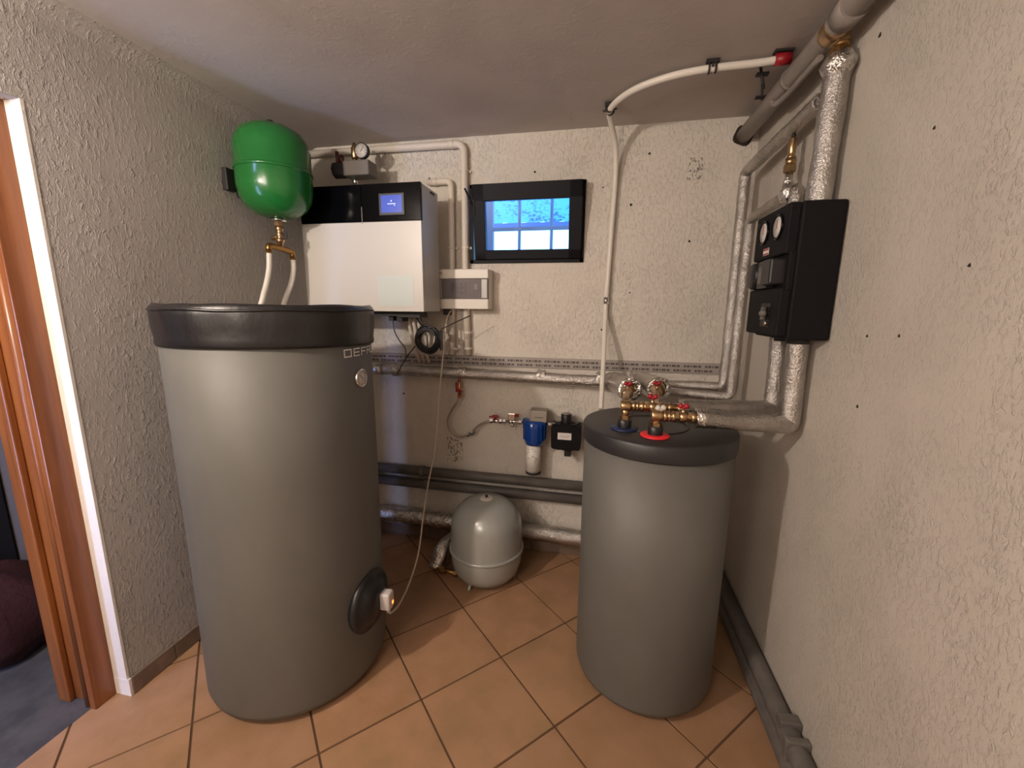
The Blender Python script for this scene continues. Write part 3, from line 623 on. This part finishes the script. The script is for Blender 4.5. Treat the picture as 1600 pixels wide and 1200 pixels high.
# white pipe across the ceiling and down the back wall
wp = thing('white_pipe', 'white plastic pipe curving over the ceiling and down the back wall', 'pipe', (.6, 1.8, 2.3))
up_pts = spline([(.585, 1.775, 2.302), (.50, 1.785, 2.302), (.366, 1.79, 2.302), (.24, 1.815, 2.302), (.121, 1.875, 2.300), (.05, 1.96, 2.300), (.014, 2.045, 2.296), (.022, 2.12, 2.275), (.05, 2.22, 2.21), (.057, 2.268, 2.10), (.056, 2.275, 2.0), (.049, 2.275, 1.77), (.041, 2.275, 1.49)])
MB().tube(up_pts, .0125, 14).build('pipe', 'hose_white', wp)
MB().tube(spline([(.041, 2.275, 1.49), (.041, 2.255, 1.40), (.041, 2.17, 1.24), (.038, 2.08, 1.08), (.037, 2.0, .97)]), .0115, 14).build('lower_pipe', 'hose_white', wp)
MB().cyl((.0413, 2.275, 1.505), (.041, 2.274, 1.470), .015, 16).build('coupling', 'chrome', wp)
MB().cyl((.565, 1.776, 2.302), (.615, 1.772, 2.302), .019, 16).build('end_sleeve', 'red', wp, label='red end sleeve')
for p, d in (((.366, 1.79, 2.302), (1, -.12, 0)), ((.014, 2.045, 2.298), (.25, 1, -.2))):
    d = V(*d).normalized(); p = V(*p); mb = MB()
    for s_ in (-.014, .008): mb.lathe([(.0135, 0), (.018, 0), (.018, .006), (.0135, .006)], p+d*s_, d, 18)
    n = d.cross(V(0, 0, 1)).normalized(); mb.box((-.022, -.010, 0), (.022, .010, .012), mtx=Matrix.Translation(p+V(0, 0, .016)))
    mb.cyl(p-n*.030, p-n*.016, .004, 8).cyl(p+n*.016, p+n*.030, .004, 8); mb.build('pipe_clip', 'dark_rubber', wp)
MB().box((.56, 1.762, 2.322), (.62, 1.79, 2.33)).build('ceiling_plate', 'dark_rubber', wp)

# =================================================================== GREEN VESSEL
GX, GY = -1.473, 1.79
gv = thing('expansion_vessel', 'green pressure vessel hung high on the left wall', 'vessel', (GX, GY, 1.84))
rG = .157
MB().lathe([(0, 1.842), (.045, 1.845), (.09, 1.860), (.125, 1.886), (.147, 1.925), (rG, 1.965), (rG, 2.037), (rG+.003, 2.040), (rG+.003, 2.046), (rG, 2.049), (rG, 2.135), (.150, 2.170), (.128, 2.205), (.09, 2.228), (.045, 2.240), (0, 2.243)], (GX, GY, 0), seg=56).build('shell', 'green', gv)
MB().lathe([(rG+.001, 2.036), (rG+.005, 2.040), (rG+.005, 2.046), (rG+.001, 2.050)], (GX, GY, 0), seg=56).build('seam', 'green', gv)
MB().cyl((GX, GY, 2.24), (GX, GY, 2.262), .014, 16, .003).build('air_cap', 'dark_rubber', gv)
MB().box((XL, GY-.03, 1.94), (XL+.012, GY+.03, 2.06), .002).box((XL+.01, GY-.05, 2.03), (GX-rG+.03, GY-.035, 2.055), .002).box((XL+.01, GY-.11, 1.95), (XL+.035, GY-.06, 2.045), .004).build('bracket', 'dark_rubber', gv)
MB().cyl((GX, GY, 1.843), (GX, GY, 1.833), .034, 24).build('base_flange', 'chrome', gv)
bf = thing('brass_fitting', 'brass valve and forked tee hanging under the green vessel', 'fitting', (GX, GY-.01, 1.70))
MB().hexnut((GX, GY, 1.833), (GX, GY, 1.812), .019).lathe([(.013, 0), (.018, .006), (.018, .018), (.012, .026), (.016, .032), (.016, .045), (.012, .052), (.019, .058), (.019, .070), (.012, .076), (.012, .098)], (GX, GY, 1.812), (0, 0, -1), 20).build('valve', 'brass', bf)
MB().box((GX+.016, GY+.006, 1.755), (GX+.03, GY+.012, 1.79), .002).build('lever', 'dark_rubber', bf)
MB().hexnut((GX-.03, GY-.022, 1.757), (GX-.005, GY, 1.757), .010).build('side_port', 'brass', bf)
zf = 1.713
MB().tube(fillet([(GX-.005, GY-.072, zf-.022), (GX-.005, GY-.072, zf+.004), (GX, GY, zf), (GX+.005, GY+.068, zf-.010), (GX+.005, GY+.068, zf-.036)], .012, 5), .0135, 16).hexnut((GX-.005, GY-.072, zf-.03), (GX-.005, GY-.072, zf-.012), .014).hexnut((GX+.005, GY+.068, zf-.045), (GX+.005, GY+.068, zf-.025), .014).build('tee', 'brass_dark', bf)
tag(MB().tube(spline([(GX-.005, GY-.072, 1.685), (GX-.005, GY-.08, 1.62), (GX-.008, GY-.10, 1.55), (GX-.01, GY-.13, 1.48), (GX-.015, GY-.15, 1.40), (GX+.02, GY-.16, 1.2)]), .0115, 14).build('white_hose', 'hose_white'), 'white hose hanging under the green vessel, left one', 'hose', 'white hoses below the green vessel')
tag(MB().tube(spline([(GX+.005, GY+.068, 1.672), (GX+.004, GY+.066, 1.62), (GX-.0, GY+.045, 1.55), (GX-.01, GY-.0, 1.46), (GX-.0, GY-.03, 1.38), (GX+.03, GY-.06, 1.2)]), .0115, 14).build('white_hose', 'hose_white'), 'white hose hanging under the green vessel, right one beside the heating unit', 'hose', 'white hoses below the green vessel')

# =================================================================== INDOOR HEATING UNIT
hx0_, hx1_, hy, hz0_, hz1_ = -1.475, -0.835, 1.95, 1.424, 2.022
hu = thing('heating_unit', 'white wall-hung heating unit with black glossy top band and small screen', 'boiler', (-1.15, 2.2, 1.42))
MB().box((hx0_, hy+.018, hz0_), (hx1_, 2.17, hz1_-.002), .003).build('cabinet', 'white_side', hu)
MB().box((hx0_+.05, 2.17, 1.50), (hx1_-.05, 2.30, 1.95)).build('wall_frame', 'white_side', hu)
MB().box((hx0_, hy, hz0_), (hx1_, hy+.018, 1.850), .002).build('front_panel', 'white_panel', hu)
MB().box((hx0_, hy, 1.852), (-1.141, hy+.018, hz1_), .0015).build('fascia', 'gloss_black', hu)
MB().box((-1.139, hy, 1.852), (hx1_, hy+.018, hz1_), .0015).build('fascia', 'gloss_black', hu)
MB().box((-1.1415, hy-.001, 1.842), (-1.1385, hy+.001, 1.92)).build('seam_strip', 'chrome', hu)
sc = MB().box((-1.048, hy-.004, 1.876), (-.915, hy, 1.978), .003).build('display', 'black', hu, label='small square touch display')
MB().box((-1.035, hy-.0048, 1.889), (-.928, hy-.0038, 1.967)).build('screen', 'screen', sc, label='glowing blue screen')
mb = MB()
for k in range(9): mb.box((-1.001+k*.0046, hy-.0056, 1.9265), (-.9975+k*.0046, hy-.0047, 1.9295))
mb.box((-.9835, hy-.0056, 1.938), (-.9790, hy-.0047, 1.944)).box((-.968, hy-.0056, 1.919), (-.962, hy-.0047, 1.922)); mb.build('screen_text', 'screen_text', sc)
MB().box((-1.075, hy-.001, 1.450), (-.885, hy, 1.597)).build('pale_patch', 'pale_patch', hu, label='pale square patch')  # thin pale rectangle on the front panel
MB().box((-1.15, 2.0, 1.400), (-1.0, 2.12, 1.425)).box((-1.06, 2.02, 1.375), (-1.035, 2.06, 1.40)).box((-1.015, 2.02, 1.372), (-.985, 2.10, 1.40), .002).box((-1.0, 2.0, 1.395), (-.88, 2.1, 1.425)).build('terminal_block', 'dark_rubber', hu)
MB().box((hx1_-.004, 2.07, 2.0), (hx1_+.004, 2.12, 2.008)).build('side_latch', 'dark_rubber', hu)
# pipes below the unit
for k, x in enumerate((-.985, -.958, -.930)):
    tag(MB().tube([(x, 2.10, 1.424), (x, 2.10, 1.36), (x, 2.14, 1.26), (x, 2.22, 1.14)], .0095, 12).build('connection_pipe', 'conduit'),
        'thin pale pipe under the heating unit, %s of three' % ('left', 'middle', 'right')[k], 'pipe', 'pale pipes under the heating unit')
tag(MB().tube(spline([(-1.048, 2.04, 1.375), (-1.046, 2.05, 1.32), (-1.03, 2.07, 1.27), (-1.01, 2.09, 1.23), (-1.01, 2.10, 1.185)]), .003, 8).build('sensor_cable', 'grey_pipe'), 'thin dark grey cable hanging from the left underside of the heating unit', 'cable')
# black coil of cable
coil = thing('cable_coil', 'black cable coiled in a ring below the heating unit', 'cable', (-.868, 2.07, 1.275))
pts = []
for k in range(9*40+1):
    t = 2*PI*k/40; turn = k/40; rr = .058+.012*math.sin(turn*1.9)+.004*math.sin(2*t+turn); pts.append((-.868+rr*math.cos(t)*1.0, 2.07+.008*math.sin(turn*2.7), 1.278+rr*math.sin(t)*1.02))
MB().tube(pts, .0052, 8).build('loops', 'black', coil)
MB().tube(spline([(-.93, 2.06, 1.42), (-.915, 2.05, 1.385), (-.89, 2.06, 1.35), (-.85, 2.07, 1.335)]), .0045, 8).tube(spline([(-.925, 2.07, 1.42), (-.90, 2.07, 1.375), (-.87, 2.06, 1.30), (-.868, 2.06, 1.23)]), .003, 8).build('feed_cable', 'black', coil)
MB().tube(spline([(-.935, 2.06, 1.245), (-.99, 2.06, 1.18), (-1.065, 2.09, 1.08)]), .003, 8).build('loose_end', 'black', coil)
MB().tube(spline([(-.79, 2.06, 1.335), (-.72, 2.08, 1.37), (-.645, 2.1, 1.405)]), .003, 8).build('loose_end', 'black', coil)
MB().box((-.798, 2.052, 1.225), (-.79, 2.088, 1.33), .003).build('tie_strap', 'black', coil)

# valve with gauge above the unit
mv = thing('motor_valve', 'grey motorised valve with brass vent and gauge above the heating unit', 'valve', (-1.25, 2.1, 2.1))
MB().box((-1.30, 2.06, 2.100), (-1.155, 2.15, 2.172), .006).build('actuator', 'actuator', mv)
MB().cyl((-1.365, 2.10, 2.138), (-1.30, 2.10, 2.138), .040, 8, flat=True).build('motor_head', 'dark_rubber', mv)
MB().cyl((-1.34, 2.09, 2.165), (-1.345, 2.09, 2.225), .009, 10).cyl((-1.318, 2.09, 2.165), (-1.318, 2.09, 2.205), .012, 10).build('lever', 'maroon', mv, label='dark red lever')
MB().cyl((-1.256, 2.10, 2.06), (-1.256, 2.10, 2.10), .014).hexnut((-1.256, 2.10, 2.083), (-1.256, 2.10, 2.10), .02).build('union', 'chrome', mv)
MB().cyl((-1.25, 2.10, 2.172), (-1.25, 2.10, 2.19), .011).lathe([(.014, 0), (.0175, .004), (.0175, .05), (.013, .058), (.007, .075), (0, .076)], (-1.25, 2.10, 2.188), (0, 0, 1), 18).build('air_vent', 'brass', mv)
gg = MB().lathe([(0, 0), (.036, 0), (.038, .004), (.038, .022), (.034, .026), (.033, .020), (0, .020)], (-1.203, 2.105, 2.220), (0, -1, 0), 28).build('pressure_gauge', 'dark_rubber', mv)
MB().lathe([(0, .0205), (.033, .0205), (.033, .022), (0, .022)], (-1.203, 2.105, 2.220), (0, -1, 0), 28).build('dial', 'dial', gg)
nd = MB().box((-.0015, -.0185-.0045, -.005), (.0015, -.018-.0045, .022), mtx=Matrix.Translation((-1.203, 2.105, 2.220)) @ Matrix.Rotation(.6, 4, 'Y'))
for k in range(9): nd.box((-.001, -.0228, .024), (.001, -.0222, .030), mtx=Matrix.Translation((-1.203, 2.105, 2.220)) @ Matrix.Rotation(-2.1+.52*k, 4, 'Y'))
nd.build('needle', 'ink', gg)
MB().cyl((-1.203, 2.10, 2.17), (-1.203, 2.10, 2.19), .008).build('gauge_stem', 'brass', mv)

# =================================================================== CONDUITS
cw = thing('conduit', 'white conduit along the ceiling line that turns down beside the window', 'conduit', (-.72, 2.27, 2.29), 'white conduits left of the window')
MB().tube(fillet([(-1.655, 2.270, 2.289), (-.722, 2.270, 2.287), (-.722, 2.270, 1.60), (-.714, 2.270, 1.18)], .045, 8), .0185, 18).build('tube', 'conduit', cw)
c2 = thing('conduit', 'white conduit turning down from the heating unit, nearer the unit', 'conduit', (-.80, 2.27, 2.11), 'white conduits left of the window')
MB().tube(fillet([(-.93, 2.272, 2.108), (-.797, 2.272, 2.108), (-.799, 2.272, 1.60), (-.806, 2.272, 1.18)], .03, 8), .0165, 18).build('tube', 'conduit', c2)
for par, x, zs, r in ((cw, -.722, (2.15, 1.76, 1.30, 1.21), .0215), (c2, -.799, (1.76, 1.205), .0195)):
    for z in zs: MB().lathe([(r-.003, 0), (r, .002), (r, .012), (r-.003, .014)], (x+(.007 if z < 1.4 else 0), 2.271, z), (0, 0, 1), 18).box((x-.006, 2.285, z), (x+r+.01, 2.30, z+.012)).build('saddle_clip', 'white_plastic', par)
MB().lathe([(.0175, 0), (.021, .002), (.021, .03), (.0175, .032)], (-.805, 2.270, 2.2875), (1, 0, 0), 18).build('socket', 'conduit', cw)
MB().lathe([(.0155, 0), (.019, .002), (.019, .024), (.0155, .026)], (-.90, 2.272, 2.108), (1, 0, 0), 18).build('socket', 'conduit', c2)

# =================================================================== DISTRIBUTION BOX
db = thing('fuse_box', 'small white fuse box with smoked door below the window', 'fuse box', (-.72, 2.25, 1.54))
x0, x1 = -.872, -.574
MB().box((x0, 2.225, 1.438), (x1, 2.30, 1.648), .003).build('back_box', 'white_plastic', db)
MB().box((x0, 2.195, 1.598), (x1, 2.232, 1.648), .004).build('upper_cover', 'white_plastic', db)
MB().box((x0, 2.195, 1.438), (x1, 2.232, 1.492), .004).build('lower_cover', 'white_plastic', db)
MB().box((x0+.022, 2.212, 1.494), (x1-.004, 2.226, 1.597)).build('inner_frame', 'breaker', db)
mb = MB()
for k in range(4): MB().box((-.80+k*.025, 2.203, 1.525), (-.778+k*.025, 2.213, 1.575), .001).build('breaker', 'breaker', db)
for k in range(4): mb.box((-.793+k*.025, 2.199, 1.545), (-.785+k*.025, 2.204, 1.558))
mb.build('breaker_toggles', 'ink', db)
MB().box((-.655, 2.204, 1.54), (-.635, 2.213, 1.572), .002).build('indicator_module', 'white_plastic', db)
MB().box((x0+.04, 2.1965, 1.496), (x1-.04, 2.199, 1.595), .001).build('smoked_door', 'smoke', db)
MB().box((x0+.024, 2.197, 1.496), (x0+.036, 2.21, 1.595), .001).build('door_rail', 'white_side', db)
MB().box((x1-.038, 2.198, 1.496), (x1-.006, 2.21, 1.595), .002).build('door_rail', 'white_side', db)
MB().box((x0+.012, 2.1943, 1.625), (x0+.045, 2.1952, 1.629)).build('printed_mark', 'ink', db)
MB().box((-.84, 2.23, 1.405), (-.80, 2.28, 1.438), .002).build('cable_gland', 'dark_rubber', db)

# =================================================================== WATER FEED: valve, hose, filter, black unit
fv = thing('drain_valve', 'small red-handled valve under the foil pipe with a braided hose', 'valve', (-.757, 2.24, .98))
MB().cyl((-.757, 2.245, 1.04), (-.757, 2.245, .945), .0095).hexnut((-.757, 2.245, .995), (-.757, 2.245, .975), .015).hexnut((-.757, 2.245, .955), (-.757, 2.245, .935), .014).build('body', 'copper', fv)
MB().box((-.774, 2.222, .970), (-.764, 2.232, 1.028), .003).box((-.772, 2.226, .975), (-.745, 2.232, .985), .002).cyl((-.757, 2.23, .98), (-.735, 2.23, .975), .006, 10).build('lever', 'red', fv)
fh = thing('braided_hose', 'thin braided hose looping from the red valve to the filter line', 'hose', (-.757, 2.24, .94))
MB().tube(spline([(-.757, 2.245, .938), (-.776, 2.24, .90), (-.806, 2.24, .855), (-.829, 2.24, .800), (-.820, 2.24, .745), (-.783, 2.24, .708), (-.735, 2.24, .706), (-.69, 2.24, .730), (-.645, 2.24, .775), (-.600, 2.24, .802), (-.565, 2.245, .806)]), .0065, 12).build('hose', 'steel', fh)
MB().hexnut((-.715, 2.24, .712), (-.665, 2.24, .745), .011).tube([(-.70, 2.225, .735), (-.68, 2.222, .742), (-.665, 2.225, .728), (-.70, 2.225, .722)], .0028, 8).build('ferrule', 'chrome', fh)
fb = thing('valve_line', 'chrome ball valve and check fittings before the blue filter', 'valve', (-.5, 2.245, .81))
v_ = MB(); ball_valve(v_, (-.575, 2.245, .810), (-.505, 2.245, .812), .013); v_.cyl((-.505, 2.245, .812), (-.375, 2.245, .814), .0075).hexnut((-.50, 2.245, .812), (-.485, 2.245, .812), .013).hexnut((-.41, 2.245, .812), (-.392, 2.245, .812), .013); v_.build('ball_valve', 'chrome', fb)
MB().box((-.578, 2.225, .832), (-.520, 2.243, .840), .003).cyl((-.545, 2.235, .820), (-.545, 2.235, .838), .007, 10).box((-.560, 2.228, .836), (-.532, 2.24, .848), .003).build('lever', 'red', fb)
MB().lathe([(.010, 0), (.016, .004), (.016, .022), (.010, .026)], (-.468, 2.245, .812), (1, 0, 0), 16).box((-.472, 2.235, .822), (-.428, 2.255, .862), .005).cyl((-.445, 2.24, .80), (-.445, 2.24, .785), .009, 12).build('check_valve', 'chrome', fb)
MB().cyl((-.428, 2.24, .850), (-.410, 2.24, .852), .009, 12).build('cap', 'red', fb)
fi = thing('water_filter', 'water filter with blue head and white cartridge on the back wall', 'filter', (-.312, 2.2, .53))
MB().lathe([(.050, .705), (.056, .722), (.061, .75), (.062, .80), (.060, .838), (.05, .842), (0, .842)], (-.312, 2.205, 0), seg=32).box((-.378, 2.195, .79), (-.246, 2.215, .85), .004).build('head', 'blue_cup', fi, label='blue threaded head')
rb = MB()
for k in range(16): a = 2*PI*k/16; rb.box((.058, -.004, .735), (.0645, .004, .83), .001, mtx=Matrix.Translation((-.312, 2.205, 0)) @ Matrix.Rotation(a, 4, 'Z'))
rb.build('grip_ribs', 'blue_cup', fi)
MB().box((-.338, 2.175, .836), (-.243, 2.26, .900), .005).build('cap', 'cap_grey', fi, label='grey-brown square cap')
MB().box((-.31, 2.173, .862), (-.26, 2.176, .866)).build('cap_mark', 'ink', fi)
MB().cyl((-.316, 2.205, .548), (-.316, 2.205, .712), .041, 28).build('cartridge', 'paper', fi, label='white cartridge sleeve with faint print')
mk = MB()
for k in range(13):
    a = math.radians(-150+random.uniform(0, 95)); z = random.uniform(.60, .69); mk.box((-.007, -.0005, -.0012), (.007, .0005, .0012), mtx=Matrix.Translation((-.316+.0413*math.cos(a), 2.205+.0413*math.sin(a), z)) @ Matrix.Rotation(a+PI/2, 4, 'Z'))
mk.build('cartridge_print', 'cap_grey', fi, kind='stuff')
MB().cyl((-.316, 2.205, .532), (-.316, 2.205, .549), .043, 28, .003).build('base_ring', 'dark_rubber', fi)
tag(MB().cyl((-.25, 2.215, .817), (-.20, 2.215, .819), .0095, 16).hexnut((-.24, 2.215, .817), (-.225, 2.215, .817), .013).build('nipple', 'chrome'), 'short chrome nipple between the blue filter and black unit', 'fitting')
bu = thing('backflow_preventer', 'black box-shaped water unit with white label, beside the blue filter', 'valve', (-.14, 2.2, .66))
MB().prism([(-.216, .702), (-.203, .694), (-.16, .694), (-.150, .690), (-.108, .690), (-.10, .694), (-.064, .694), (-.058, .712), (-.058, .815), (-.064, .826), (-.10, .828), (-.112, .838), (-.168, .838), (-.178, .828), (-.212, .826), (-.219, .815)], -2.25, -2.165, .003, mtx=Matrix(((1, 0, 0, 0), (0, 0, -1, 0), (0, 1, 0, 0), (0, 0, 0, 1)))).build('housing', 'epp', bu)
MB().lathe([(.028, .83), (.029, .84), (.029, .880), (.026, .886), (0, .886)], (-.140, 2.205, 0), seg=28).build('neck', 'black', bu)
MB().cyl((-.140, 2.205, .886), (-.140, 2.205, .8885), .022, 24).build('neck_disc', 'cap_grey', bu)
MB().tube(spline([(-.222, 2.18, .850), (-.205, 2.18, .850), (-.188, 2.18, .838), (-.17, 2.18, .835)]), .0045, 8).build('handle', 'black', bu)
MB().tube(spline([(-.055, 2.18, .846), (-.07, 2.18, .848), (-.09, 2.18, .838), (-.11, 2.18, .835)]), .0045, 8).build('handle', 'black', bu)
lb = MB().box((-.181, 2.1635, .752), (-.108, 2.165, .790), .0004).build('label', 'paper', bu)
MB().tube([(-.168+k*.0045, 2.163, .770+.006*math.sin(k*1.9)) for k in range(12)], .0009, 5).build('label_scribble', 'ink', lb)
MB().box((-.145, 2.185, .650), (-.108, 2.225, .694), .004).build('outlet', 'black', bu)
MB().cyl((-.175, 2.205, .682), (-.175, 2.205, .696), .014, 14).build('plug', 'copper', bu)

# =================================================================== SMALL FLOOR VESSEL
SX, SY, SR = -.534, 2.002, .192
sv = thing('floor_vessel', 'small round grey pressure vessel standing on the floor between the tanks', 'vessel', (SX, SY, 0))
MB().lathe([(0, .010), (.08, .012), (.135, .020), (.162, .040), (.180, .075), (.189, .12), (SR, .168), (.191, .25), (.189, .318), (.182, .352), (.164, .388), (.136, .418), (.098, .439), (.05, .451), (0, .455)], (SX, SY, 0), seg=56).build('shell', 'grey_enamel', sv)
MB().lathe([(SR, .172), (SR+.006, .174), (SR+.009, .180), (SR+.006, .187), (SR, .189)], (SX, SY, 0), seg=56).build('seam_ring', 'grey_enamel', sv)
MB().lathe([(.034, .450), (.036, .4545), (.030, .458), (0, .459)], (SX, SY, 0), seg=24).build('top_plate', 'dial', sv)
MB().cyl((SX, SY, .457), (SX, SY, .470), .007, 10).build('air_valve', 'black', sv)
for a in (-112, 8, 128):
    c, s_ = math.cos(math.radians(a)), math.sin(math.radians(a)); MB().tube([(SX+.13*c, SY+.13*s_, .06), (SX+.15*c, SY+.15*s_, .01), (SX+.158*c, SY+.158*s_, .004)], .009, 8).build('leg', 'grey_enamel', sv)

# cream cord from below the fuse box to the heater plug
tag(MB().tube(spline([(-.80, 2.24, 1.43), (-.803, 2.17, 1.36), (-.815, 2.13, 1.14), (-.826, 2.10, .967), (-.835, 2.05, .70), (-.856, 2.0, .525), (-.847, 1.90, .39), (-.829, 1.80, .269), (-.817, 1.72, .214), (-.80, 1.60, .185), (-.775, 1.46, .20), (-.768, 1.37, .228), (-.767, 1.36, .262)], 10), .0042, 8).build('power_cord', 'cord'), 'thin cream cord hanging down to the orange-lit heater plug', 'cord')

# =================================================================== PIPES ALONG RIGHT WALL FOOT
ra = thing('wall_foot_pipe', 'upper dark insulated pipe along the foot of the right wall', 'pipe', (.66, .5, .10))
MB().tube([(.664, 2.28, .108), (.664, 1.4, .106), (.664, .2, .104)], .032, 20).build('pipe', 'grey_pipe', ra)
MB().box((.635, 1.27, .085), (.70, 1.31, .150), .005).build('clamp', 'grey_pipe', ra)
MB().box((.628, 1.21, .07), (.70, 1.235, .145), .005).build('clamp', 'grey_pipe', ra)
rb_ = thing('wall_foot_pipe', 'lower dark insulated pipe on the floor against the right wall', 'pipe', (.66, .5, .03))
MB().tube([(.662, 2.28, .036), (.662, 1.4, .036), (.662, .2, .036)], .034, 20).build('pipe', 'grey_pipe', rb_)

# hall contents seen through the doorway
rc = thing('cloth_bag', 'dark red cloth bag slumped on the hall floor at the left edge', 'bag', (-2.25, 1.12, 0))
MB().lathe([(0, 0), (.16, .005), (.21, .08), (.20, .20), (.15, .30), (.07, .36), (.03, .38), (0, .38)], (-2.42, 1.08, 0), seg=26, wob=lambda t, r, h: (.02*math.sin(5*t+h*9)*(r > .02), .01*math.sin(3*t)*(r > .02))).build('bag_body', 'cloth', rc)
tag(MB().box((-3.05, 1.0, 0), (-2.62, 1.29, 1.15), .01).build('dark_cabinet', 'black'), 'black cabinet in the dark hall behind the door frame', 'cabinet')
